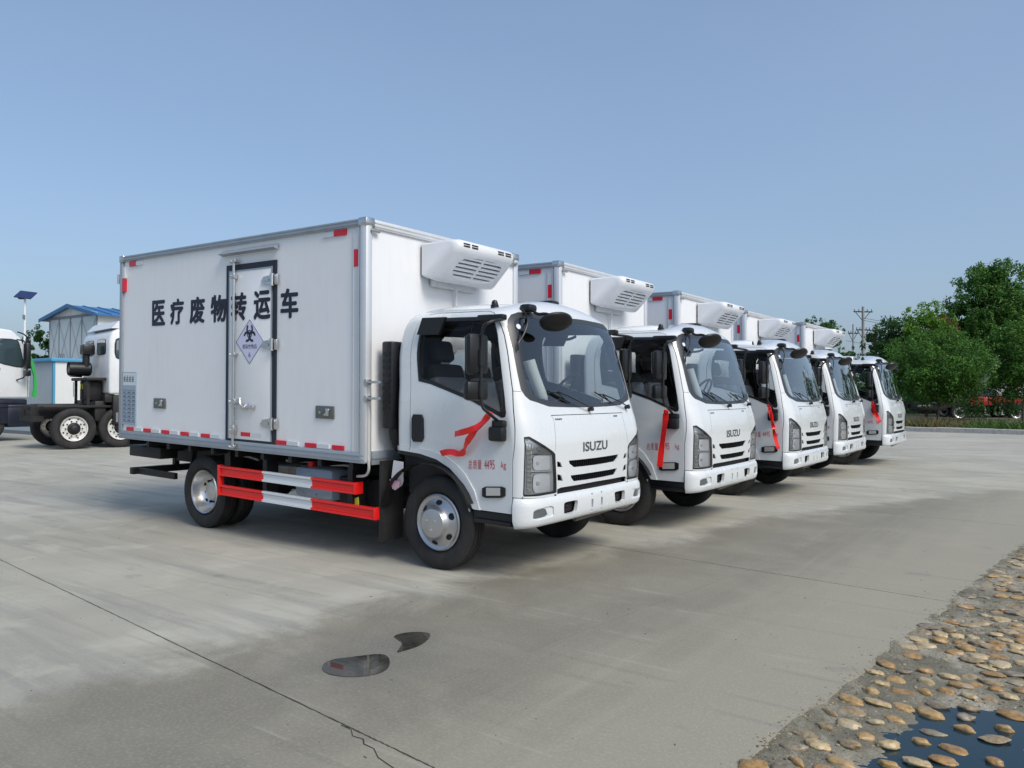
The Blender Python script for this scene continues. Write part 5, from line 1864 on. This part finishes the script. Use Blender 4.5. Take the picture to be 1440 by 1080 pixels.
# out of the frame to the east, the same belt of trees goes on (mirrored in the windshields)
for k, (px_, d_) in enumerate(((1560, 44), (1700, 42), (1850, 40), (2050, 38), (2300, 35), (2600, 33))):
    x, y = at(px_, d_)
    tree(x, y, 6.5+1.8*math.sin(k*2.1), 2.9, ('mid', 'dark')[k % 2], '%s tree of the belt past the tallest tree, %s' % (('mid green', 'dark green')[k % 2], ('nearest to the frame edge', 'second past the frame edge', 'third past the frame edge', 'fourth past the frame edge', 'last but one', 'last of all')[k]), 30+k, 46, 90, .26, trunk_h=1.4)
# grass and weeds on the verge
q = MB()
rnd = random.Random(5)
for k in range(14000):
    a = rnd.uniform(-6, 9)
    base = 28.2+(a+30)*(1.05/33.5) if a < 3.5 else 29.25+(a-3.5)*(2.25/36.5)
    b = base+.16+rnd.expovariate(.45)
    if b > base+9: continue
    x, y, _ = SL(a, b)
    h = rnd.uniform(.06, .28)*(1.5 if noise.noise(Vector((x, y, 0))) > .1 else .8)
    ang = rnd.uniform(0, 6.3)
    dx_, dy_ = math.cos(ang)*.03, math.sin(ang)*.03
    lx, ly = rnd.gauss(0, .10), rnd.gauss(0, .10)
    q.mi = 1 if (noise.noise(Vector((x*.5, y*.5, 3))) + .5*rnd.uniform(-1, 1) > .45 or (a < -2.7 and rnd.random() < .8)) else 0
    q.add([(x-dx_, y-dy_, .08), (x+dx_, y+dy_, .08), (x+lx+dx_*.3, y+ly+dy_*.3, .08+h*.8), (x+lx*1.4, y+ly*1.4, .08+h)], [(0, 1, 2, 3)])
tag(q.build('grass', [LEAF['grass'], LEAF['straw']], smooth=False, fix=False), kind='stuff')
q = MB()
for k in range(60):        # loose low shoots on the verge
    x, y = at(rnd.choice((rnd.uniform(1346, 1384), rnd.uniform(1392, 1445))), rnd.uniform(38, 41))
    leaves_into(q, (x, y, rnd.uniform(.5, 1.9)), (.35, .35, .5), 60, .13, rnd, 0)
for k in range(150):
    x, y = at(rnd.uniform(1270, 1640), rnd.uniform(52, 60))
    leaves_into(q, (x, y, rnd.uniform(.2, 1.6)), (1.5, 1.5, 1.1), 130, .24, rnd, .3)
tag(q.build('undergrowth', LEAF['dark'], smooth=False, fix=False), kind='stuff')
# far belt of woods that closes the horizon
q = MB()
for k in range(420):
    a = rnd.uniform(-2.3, 1.5)
    d_ = rnd.uniform(150, 210)
    x, y = 0+math.sin(a)*d_, 20+math.cos(a)*d_
    h = 4.2+2.2*noise.noise(Vector((a*9, 0, 0)))
    leaves_into(q, (x, y, h*.45), (5, 5, h*.55), 90, 1.3, rnd, .3)
tag(q.build('distant_woods', LEAF['dark'], smooth=False, fix=False), 'far low belt of dark woods on the horizon', 'woods', kind='stuff')

# ------------------------------------------------------------------ utility poles and wires
POLE = dirty('pole_concrete', (.30, .30, .29), (.18, .18, .17), .85, amt=.6)
WIRE = mat('wire_dark', (.03, .03, .035), .6)
def pole(px, d, top, label, arms, r=.17):
    x, y = at(px, d)
    T = empty('utility_pole', None, (x, y, -.1), math.atan2(.589, .808)+.1)
    q = MB(); q.cyl((0, 0, 0), (0, 0, top), r, 12, r*.6); q.build('pole', POLE, T)
    for z, w_ in arms:
        q = MB(); q.box(-w_, w_, -.05, .05, z, z+.11); q.build('crossarm', CHASSIS, T, smooth=False)
        q = MB()
        for s_ in (-1, 1): q.tube([(s_*w_*.75, .06, z), (0, .08, z-.8)], .03, 6)
        q.build('brace', CHASSIS, T)
        for k in (-.92, -.45, .45, .92):
            q = MB(); q.lathe([(.001, .0), (.05, .02), (.03, .06), (.055, .09), (.03, .14), (.04, .18), (.001, .22)], (w_*k, 0, z+.11), 'Z', 8)
            q.build('insulator', mat('insulator_brown', (.12, .07, .05), .3) if 'insulator_brown' not in bpy.data.materials else bpy.data.materials['insulator_brown'], T)
    tag(T, label, 'utility pole', 'utility poles behind the last truck')
    return T
t1, t2, t3 = hz(430, 75)+.1, hz(455, 82)+.1, hz(459, 84)+.1
pole(1214, 75, t1, 'tallest concrete utility pole with a wide braced crossarm', [(t1-.55, .95), (t1-2.3, .7)], .20)
pole(1200, 82, t2, 'thin utility pole standing just left of the tallest pole', [(t2-1.0, .55)], .13)
pole(1232, 84, t3, 'slim utility pole between the tallest pole and the trees', [(t3-.4, .8), (t3-1.4, .55)], .12)
q = MB()
x, y = at(1232, 84)
q.box(-.5, .5, -.3, .3, 0, .9, Matrix.Translation((*at(1226, 83), hz(480, 83))), c=.05)
tag(q.build('pole_transformer', CHASSIS), 'dark transformer box hung up between the two right hand poles', 'transformer')
wl = ['uppermost overhead wire running right from the tallest pole', 'second overhead wire below the uppermost one', 'third overhead wire of the line behind the trees', 'lowest overhead wire crossing behind the pole tops']
for k, (pa, da, ya, pb, db, yb) in enumerate(((1214, 75, 446, 1420, 60, 455), (1214, 75, 449, 1420, 62, 462), (1232, 84, 470, 1420, 66, 480), (1190, 82, 478, 1420, 66, 492))):
    a = Vector((*at(pa, da), hz(ya, da))); b = Vector((*at(pb, db), hz(yb, db)))
    q = MB()
    q.tube([a.lerp(b, t/10)-Vector((0, 0, .5*math.sin(math.pi*t/10))) for t in range(11)], .018, 5, smooth=0)
    tag(q.build('overhead_wire', WIRE), wl[k], 'wire', 'overhead wires')

# ------------------------------------------------------------------ prefab shed, site cabin, solar lamp
SHEET = dirty('shaded_white_sheet', (.50, .58, .62), (.40, .45, .47), .5, amt=.4, scale=.8)  # white sheet with shade put into its colour, for the shaded side walls
SHEETW = dirty('white_sheet', (.70, .73, .72), (.55, .56, .54), .5, amt=.4, scale=.8)
BLUER = dirty('blue_roof_sheet', (.03, .15, .36), (.06, .16, .28), .4, amt=.4, scale=.7)
BLUET = mat('blue_trim', (.03, .12, .28), .4)
SEAM = mat('seam_grey', (.17, .20, .23), .6)
def shed():
    x1, x0, y0, y1, ze, zr = -41.5, -47.4, 16.4, 30.0, 6.16, 6.66
    xm = (x0+x1)/2
    T = empty('prefab_shed', None, (x1, y0, 0))
    P = lambda x, y, z: (x-x1, y-y0, z)
    # gable cladding: five sheets, one part each
    cuts = [x0+(x1-x0)*t for t in (0, .215, .46, .70, 1)]
    zt = lambda x: ze+(zr-ze)*(1-abs(x-xm)/((x1-x0)/2))
    for a, b in zip(cuts, cuts[1:]):
        for lo, hi in ((0, 3.0), (3.03, ze-.16)):
            q = MB(); q.box(a-x1+.02, b-x1-.02, 0, .05, lo, hi); q.build('wall_panel', SHEET, T, smooth=False)  # gable wall gets the bluish tone as painted shade too
        q = MB()
        pts = [(a+.02, ze-.1), (b-.02, ze-.1), (b-.02, zt(b-.02)-.05), (a+.02, zt(a+.02)-.05)]
        if a < xm < b: pts.insert(3, (xm, zr-.05))
        q.prism([(px_-x1, pz) for px_, pz in pts], lambda u, v, d: (u, d, v), 0, .05)
        q.build('gable_panel', SHEETW, T, smooth=False)
    n = 7
    for k in range(n):
        a, b = y0+(y1-y0)*k/n, y0+(y1-y0)*(k+1)/n
        q = MB(); q.box(-.05, 0, a-y0+.02, b-y0-.02, 0, ze-.1); q.build('wall_panel', SHEETW, T, smooth=False)
    q = MB(); q.box(x0-x1+.06, -.06, .06, y1-y0, 0, ze-.15); q.build('inner_wall', SEAM, T, smooth=False)
    for a in cuts:
        q = MB(); q.box(a-x1-.022, a-x1+.022, -.04, .03, 0, ze-.1); q.build('column', SEAM, T, smooth=False)
    q = MB(); q.box(x0-x1-.4, .1, -.06, .02, ze-.22, ze-.08); q.build('tie_beam', SEAM, T, smooth=False)
    for a, b in list(zip(cuts, cuts[1:]))[:4]:
        for z0_, z1_ in ((.3, 2.9), (3.3, 5.75)):
            for u0, u1, yy in ((a-x1+.1, b-x1-.1, -.03), (b-x1-.1, a-x1+.1, -.05)):
                q = MB(); q.tube([(u0, yy, z0_), (u1, yy, z1_)], .011, 5); q.build('cross_brace', SEAM, T)
    for s_, xe in ((-1, x0-.75), (1, x1+.45)):
        ye = ze-.18
        k = 16
        for i in range(k):     # roof sheets side by side
            a, b = -.3+(y1-y0+.6)*i/k, -.3+(y1-y0+.6)*(i+1)/k-.01
            q = MB()
            q.prism([(xm-x1, zr+.04), (xe-x1, ye), (xe-x1, ye-.07), (xm-x1, zr-.03)], lambda u, v, d: (u, d, v), a, b)
            q.prism([(xm-x1, zr+.09), (xe-x1, ye+.05), (xe-x1, ye), (xm-x1, zr+.04)], lambda u, v, d: (u, d, v), a, a+.06)
            q.build('roof_sheet', BLUER, T, smooth=False)
        q = MB()
        q.prism([(xm-x1, zr+.10), (xe-x1, ye+.06), (xe-x1, ye-.14), (xm-x1, zr-.12)], lambda u, v, d: (u, d, v), -.36, -.31)
        q.build('verge_board', BLUET, T, smooth=False)
    tag(T, 'tall prefabricated shed of pale panels with a low blue gabled roof', 'shed')
shed()
def cabin():
    x, y = -23.4, 6.2
    T = empty('site_cabin', None, (x, y, 0))
    for k in range(5):
        q = MB(); q.box(-6+1.2*k+.01, -6+1.2*(k+1)-.01, 0, .05, .12, 2.50); q.build('wall_panel', SHEET, T, smooth=False)  # bluish tone is painted shade; the lit end wall stays plain white
    for k in range(3):
        q = MB(); q.box(-.05, 0, 1.0*k+.06, 1.0*(k+1)-.01, .12, 2.50); q.build('wall_panel', SHEETW, T, smooth=False)
    q = MB(); q.box(-5.94, -.06, .06, 2.9, 0, 2.5); q.build('inner_wall', SEAM, T, smooth=False)
    q = MB(); q.box(-.07, .012, -.012, .06, 0, 2.52); q.build('corner_post', mat('cabin_blue', (.08, .32, .52), .4), T, smooth=False)
    q = MB(); q.box(-6.1, .08, -.1, 3.1, 2.50, 2.62, c=.02); q.build('roof', bpy.data.materials['cabin_blue'], T)
    q = MB(); q.box(-6.0, .02, -.03, 3.0, 0, .12); q.build('base', SEAM, T, smooth=False)
    q = MB()
    for k in range(3): q.tube([(-.5+k*.14, .4, 2.62), (-.5+k*.14, .4, 2.78), (-.4+k*.14, .4, 2.78), (-.4+k*.14, .4, 2.62)], .012, 6)
    q.build('lifting_eye', SEAM, T)
    tag(T, 'low white site cabin, one wall toned bluish for shade, with a blue corner strip', 'cabin')
cabin()
def lamp():
    x, y = at(34, 35)
    h = hz(416, 35)
    T = empty('solar_street_lamp', None, (x, y, 0), math.atan2(.589, .808))
    q = MB(); q.cyl((0, 0, 0), (0, 0, h-.1), .07, 12, .045); q.build('pole', mat('white_pole', (.72, .74, .76), .4), T)
    M_ = Matrix.Translation((.02, 0, h)) @ Matrix.Rotation(math.radians(7), 4, 'Y') @ Matrix.Rotation(math.radians(38), 4, 'X')
    q = MB(); q.box(-.38, .38, -.27, .27, -.02, .02, M_); q.build('solar_panel', mat('solar_blue', (.02, .035, .11), .2), T, smooth=False)
    q = MB(); q.box(-.25, .0, -.10, .06, -.20, -.10, Matrix.Translation((-.02, 0, h)), c=.03); q.tube([(0, 0, h-.2), (-.1, -.02, h-.14)], .03, 6); q.build('lamp_head', mat('lamp_dark', (.03, .05, .09), .4), T)
    q = MB(); q.box(-.05, .05, -.1, -.04, h-1.1, h-.9, c=.01); q.build('controller_box', SEAM, T)
    tag(T, 'white pole solar street lamp with a tilted dark blue panel on top', 'street lamp')
lamp()

# ------------------------------------------------------------------ heavy trucks parked on the left
def big_wheel(T, x, y, sgn, R=.53, deep=False, colour=None):
    W_ = empty('wheel', T)
    c = (x, y, R)
    k = R/.389
    q = MB()
    q.lathe([(r*k, h*1.35) for r, h in TYRE], c, 'Y', 48, sgn)
    q.build('tyre', RUBBER, W_)
    wm = colour or mat('white_rim', (.62, .62, .60), .4)
    q = MB()
    if not deep: q.lathe([(.325, .07), (.322, .02), (.30, .03), (.285, .07), (.25, .085), (.20, .07), (.155, .06)], c, 'Y', 40, sgn)
    else: q.lathe([(.325, .07), (.322, .02), (.30, .05), (.28, .14), (.25, .20), (.20, .22), (.155, .20)], c, 'Y', 40, sgn)
    q.build('rim', wm, W_)
    dd = .06 if not deep else .20
    q = MB()
    q.lathe([(.158, dd), (.13, dd-.02), (.10, dd-.04), (.085, dd-.08), (.05, dd-.10), (.001, dd-.10)], c, 'Y', 24, sgn)
    q.build('hub', CHASSIS, W_)
    q = MB()
    for i in range(10):
        a = 2*math.pi*i/10
        q.cyl((x+.195*math.cos(a), y+sgn*(dd+.012), R+.195*math.sin(a)), (x+.195*math.cos(a), y+sgn*(dd-.035), R+.195*math.sin(a)), .018, 6)
    q.build('wheel_nut', CHASSIS, W_)
    for i in range(8):
        a = 2*math.pi*(i+.5)/8
        q = MB()
        pts = [(x+.262*math.cos(a)+.024*math.cos(b), y+sgn*((.076 if not deep else .180)-.004), R+.262*math.sin(a)+.024*math.sin(b)) for b in [j*math.pi/4 for j in range(8)]]
        q.add(pts, [tuple(range(8))]); q.build('vent_hole', GAPDARK, W_, smooth=False, fix=False)  # dark disc painted as the shaded inside of a hole
    return W_
WPAINT = dirty('white_cab_paint', (.72, .75, .77), (.55, .55, .53), .3, coat=.4, amt=.4)
GREENG = glass_mat('tinted_cab_glass', (.30, .40, .40), 1.6)
def heavy_cab(T, xb, xf, z0, z1, hw, rear_windows=False, plan_slope=.25):
    """cab facing +x between xb and xf"""
    q = MB()
    zs = z0+(z1-z0)*.48
    prof = [(xb, z0), (xf, z0), (xf+.02, zs), (xf-plan_slope, z1-.28), (xf-plan_slope-.25, z1-.05), (xf-plan_slope-.7, z1), (xb+.25, z1-.02), (xb+.06, z1-.12), (xb, z1-.30)]
    bm = bmesh.new()
    for s_ in (-1, 1):
        pass
    n = len(prof)
    va = [bm.verts.new((x, -hw, z)) for x, z in prof]; vb = [bm.verts.new((x, hw, z)) for x, z in prof]
    bm.faces.new(va[::-1]); bm.faces.new(vb)
    for i in range(n): bm.faces.new((va[i], va[(i+1) % n], vb[(i+1) % n], vb[i]))
    bm.edges.ensure_lookup_table()
    bmesh.ops.recalc_face_normals(bm, faces=bm.faces)
    es = [e for e in bm.edges if e.calc_face_angle(0) > math.radians(20)]
    bmesh.ops.bevel(bm, geom=es, offset=.07, segments=3, affect='EDGES', profile=.5)
    q = MB(); bm.verts.index_update()
    q.add([v.co for v in bm.verts], [tuple(v.index for v in f.verts) for f in bm.faces]); bm.free()
    body = q.build('cab', WPAINT, T)
    # windows with rubber seals, standing just proud of the skin
    def win(poly, fn, name='side_window'):
        P = smoothpoly(smoothpoly(poly, .12), .25)
        cx_ = sum(p[0] for p in P)/len(P); cy_ = sum(p[1] for p in P)/len(P)
        q = MB(); q.prism([(cx_+(a-cx_)*1.06, cy_+(b-cy_)*1.06) for a, b in P], fn, -.01, .012); w_ = q.build(name, BLACK, T, smooth=False)
        q = MB(); q.prism(P, fn, .0, .016); q.build('pane', mat('dark_cab_glass', (.035, .06, .07), .06, coat=1) if 'dark_cab_glass' not in bpy.data.materials else bpy.data.materials['dark_cab_glass'], w_, smooth=False)
    zw0, zw1 = z0+(z1-z0)*.46, z0+(z1-z0)*.84
    L = xf-xb
    for s_ in (-1, 1):
        win([(xf-.95, zw0+.12), (xf-.16, zw0-.05), (xf-.34, zw1), (xf-.95, zw1)], lambda a, b, d: (a, s_*(hw+d), b))
        win([(xb+.15, zw0+.12), (xf-1.12, zw0+.12), (xf-1.12, zw1), (xb+.15, zw1)], lambda a, b, d: (a, s_*(hw+d), b), 'quarter_window')
        q = MB()
        for a in (xf-1.03, xf-.06): q.box(a-.006, a+.006, s_*(hw-.01), s_*(hw+.004), z0+.05, z1-.20)
        q.build('door_seam', GAPDARK, T, smooth=False)
        q = MB(); q.box(xf-.98, xf-.82, s_*(hw), s_*(hw+.04), zw0-.12, zw0-.06, c=.01); q.build('door_handle', BLACK, T)
    ws0 = Vector((xf+.015, 0, zs)); ws1 = Vector((xf-plan_slope, 0, z1-.30))
    nrm = Vector((ws1.z-ws0.z, 0, ws0.x-ws1.x)).normalized()
    win([(-hw*.9, .03), (hw*.9, .03), (hw*.86, .97), (-hw*.86, .97)], lambda a, b, d: tuple(ws0.lerp(ws1, b)+Vector((0, a, 0))+nrm*d), 'windshield')
    if rear_windows:
        for y_ in (-.52, .52):
            win([(y_-.36, zw0+.25), (y_+.36, zw0+.25), (y_+.36, zw1-.02), (y_-.36, zw1-.02)], lambda a, b, d: (xb-d, a, b), 'rear_window')
    return body
def heavy_mirror(T, x, y, z0, z1, s_, fw=0):
    A = empty('side_mirror', T)
    q = MB(); q.tube([(x, y, z1+.1), (x+.18+fw, y+s_*.28, z1+.05), (x+.18+fw, y+s_*.30, z0), (x, y, z0-.12)], .02, 8); q.build('mirror_arm', BLACK, A)
    q = MB(); q.box(x+.10+fw, x+.24+fw, y+s_*.17, y+s_*.42, z0+.22, z1, c=.04); q.build('main_mirror', BLACK, A)
    q = MB(); q.box(x+.10+fw, x+.24+fw, y+s_*.17, y+s_*.42, z0, z0+.18, c=.03); q.build('wide_mirror', BLACK, A)

def truck_left():
    T = empty('heavy_truck', None, (-22.75, 3.72, 0), math.radians(90))
    heavy_cab(T, -1.25, 1.0, 1.28, 3.38, 1.22)
    q = MB()
    q.box(-1.25, .95, -1.20, 1.20, .52, 1.26, c=.05)
    q.box(.4, 1.12, -1.22, 1.22, .42, 1.10, c=.06)
    for k in (1.02, 1.14): q.box(-1.2, .9, -1.225, -1.2, k, k+.03)
    q.build('lower_fairing', dirty('blue_black_plastic', (.010, .014, .028), (.03, .035, .045), .4, amt=.5), T)
    q = MB(); q.box(-1.2, .5, -.9, .9, .5, 1.0); q.box(-7, -1.2, -.45, .45, .75, 1.05); q.build('chassis_frame', CHASSIS, T, smooth=False)
    q = MB()
    q.box(-6.8, -1.7, -1.2, 1.2, 1.15, 2.6, c=.03)
    q.build('tipper_body', WPAINT, T)
    q = MB(); q.box(.95, 1.13, .62, 1.0, .75, .95, c=.02); q.box(.95, 1.13, -1.0, -.62, .75, .95, c=.02); q.build('headlight', REFL, T)
    big_wheel(T, -.15, -1.16, 1); big_wheel(T, -.15, 1.16, -1)
    for s_ in (-1, 1):
        big_wheel(T, -4.6, s_*1.16, -s_, deep=True); big_wheel(T, -5.9, s_*1.16, -s_, deep=True)
    heavy_mirror(T, .62, -1.24, 1.95, 2.95, -1); heavy_mirror(T, .85, 1.24, 1.95, 2.95, 1, .15)
    q = MB()
    q.lathe([(.001, -.03), (.13, -.02), (.15, .03), (.001, .09)], (1.12, -.75, 3.05), 'X', 16)
    q.tube([(.75, -.95, 3.30), (1.0, -.85, 3.25), (1.12, -.75, 3.1)], .02, 6)
    q.build('front_mirror', BLACK, T)
    tag(T, 'white heavy truck cut off by the left frame edge, dark lower fairing under its cab', 'truck')
truck_left()
q = MB()
gm = mat('green_satin', (.02, .36, .07), .5)
pts = [(-21.50, 4.62, 2.78), (-21.45, 4.72, 2.35), (-21.42, 4.80, 1.95), (-21.42, 4.80, 1.60), (-21.42, 4.78, 1.34)]
for off in (0, .05):
    vs = []
    for i, p in enumerate(pts):
        w_ = (.025, .05, .035, .04, .055)[i]
        vs += [(p[0]+off, p[1]-w_, p[2]), (p[0]+off+.02, p[1]+w_, p[2]-.02), (p[0]+off+.03, p[1]+w_, p[2]-.02), (p[0]+off+.01, p[1]-w_, p[2])]
    q.add(vs, [(4*i+k, 4*i+(k+1) % 4, 4*i+4+(k+1) % 4, 4*i+4+k) for i in range(4) for k in range(4)])
tag(q.build('ribbon', gm), 'bright green ribbon hanging at the front of the left heavy truck', 'ribbon')

def truck_chassis():
    T = empty('chassis_truck', None, (-17.71, 3.97, 0), math.radians(80))
    q = MB()
    for y in (-.45, .45): q.box(-.85, 5.2, y-.05, y+.05, .78, 1.08)
    for x in (-.8, -.4, .5, 1.8, 3.0): q.box(x, x+.1, -.4, .4, .82, 1.0)
    q.box(-.85, -.62, -.75, .75, .72, .86)
    q.box(-.7, .9, -1.05, -.62, 1.06, 1.13, c=.02)
    q.box(-.7, .7, -.42, .42, .9, 1.16, c=.04)
    q.box(.5, .8, -1.0, .9, .7, 1.25, c=.05)
    q.build('chassis_frame', CHASSIS, T)
    q = MB(); q.cyl((0, -1.0, .53), (0, 1.0, .53), .12, 12); q.cyl((1.12, -1, .53), (1.12, 1, .53), .12, 12); q.lathe([(.001, -.25), (.2, -.15), (.24, 0), (.2, .15), (.001, .25)], (0, 0, .53), 'X', 16); q.build('axle', CHASSIS, T)
    for x in (0.0, 1.12):
        for s_ in (-1, 1): big_wheel(T, x, s_*1.13, -s_, deep=False)
    q = MB()
    q.box(.72, .95, -1.1, 1.0, 1.20, 1.42, c=.02)
    for y in (-.9, -.4, .2): q.box(.35, .41, y, y+.06, 1.1, 1.85)
    q.box(.30, .78, -1.0, .4, 1.78, 1.86, c=.02)
    q.box(.38, .75, -.75, -.1, 1.25, 1.78, c=.04)
    q.build('equipment_rack', CHASSIS, T)
    q = MB(); q.box(.365, .375, -.42, -.20, 1.56, 1.70); q.build('yellow_label', mat('yellow_label', (.80, .75, .02), .5), T, smooth=False)
    q = MB(); q.box(.34, .35, .30, .36, 1.35, 1.75); q.build('white_tag', PAPER, T, smooth=False)
    q = MB(); q.lathe([(.001, .0), (.10, .01), (.12, .05), (.17, .04), (.185, .0), (.19, .08), (.19, .50), (.16, .54), (.001, .55)], (.10, -.12, 2.10), 'X', 24); q.build('air_filter', BLACK, T)
    q = MB(); q.lathe([(.001, .0), (.16, .02), (.17, .3), (.001, .35)], (.22, .26, 2.05), 'X', 20); q.cyl((.5, -.22, 2.15), (.5, -.22, 2.55), .09, 14); q.build('intake_pipe', BLACK, T); q = MB(); q.box(.38, .68, -.40, -.06, 2.48, 2.76, c=.04); q.build('intake_head', BLACK, T)
    heavy_cab(T, .80, 3.0, 1.42, 3.20, 1.18, rear_windows=True)
    q = MB()
    q.prism([(.87, 3.18), (2.7, 3.18), (2.4, 3.36), (1.05, 3.38)], lambda a, b, d: (a, d, b), -1.08, 1.08)
    q.build('roof_fairing', WPAINT, T)
    q = MB(); q.box(.9, 2.9, -1.16, 1.16, .60, 1.40, c=.05); q.build('lower_fairing', CHASSIS, T)
    q = MB(); q.box(1.20, 1.25, -.98, -.92, 1.12, 1.16); q.cyl((1.18, -1.0, 1.15), (1.23, -1.0, 1.15), .035, 10); q.build('side_marker', AMBER, T)
    heavy_mirror(T, 2.7, -1.2, 2.0, 2.9, -1)
    tag(T, 'white cab truck with bare black chassis and big tyres, seen from behind', 'truck')
truck_chassis()

def red_lorry():
    x, y = at(1338, 45)
    T = empty('red_lorry', None, (x, y, .0), math.atan2(.589, .808)-.12)
    RED = dirty('lorry_red', (.45, .015, .02), (.35, .04, .03), .35, coat=.4, amt=.4)
    q = MB()
    for yy in (-.45, .45): q.box(-2.6, 3.7, yy-.05, yy+.05, .72, 1.0)
    q.box(-2.5, -.7, -1.1, -.6, .55, 1.05, c=.05)
    q.build('chassis_frame', CHASSIS, T)
    q = MB(); q.cyl((-2.3, -.85, .8), (-1.5, -.85, .8), .26, 18); q.build('fuel_tank', STEEL, T)
    for xx in (0, 3.0):
        for s_ in (-1, 1): big_wheel(T, xx, s_*1.1, -s_, R=.48, colour=bpy.data.materials['silver_trim'])
    q = MB()
    q.box(.55, 1.65, -1.15, 1.15, .85, 1.35, c=.05)
    q.box(1.85, 3.75, -1.15, 1.15, .95, 1.35, c=.05)
    q.box(3.35, 3.85, -1.17, 1.17, .65, 1.85, c=.06)
    q.build('red_body', RED, T)
    q = MB(); q.box(2.0, 3.3, -1.18, -.9, .62, 1.0, c=.03); q.build('step_box', BLACK, T)
    heavy_cab(T, 1.85, 3.7, 1.36, 3.45, 1.12)
    q = MB(); q.box(1.9, 3.3, -1.0, 1.0, 3.44, 3.70, c=.08); q.build('roof_fairing', WPAINT, T)
    q = MB()
    for a in (.6, 1.3, 2.2, 3.3): q.box(a, a+.06, -1.1, -1.04, .35, .9); q.box(a-.05, a+.12, -1.14, -1.0, .33, .37)
    q.build('support_leg', STEEL, T)
    tag(T, 'red and white lorry parked behind the round bushy tree', 'lorry')
red_lorry()
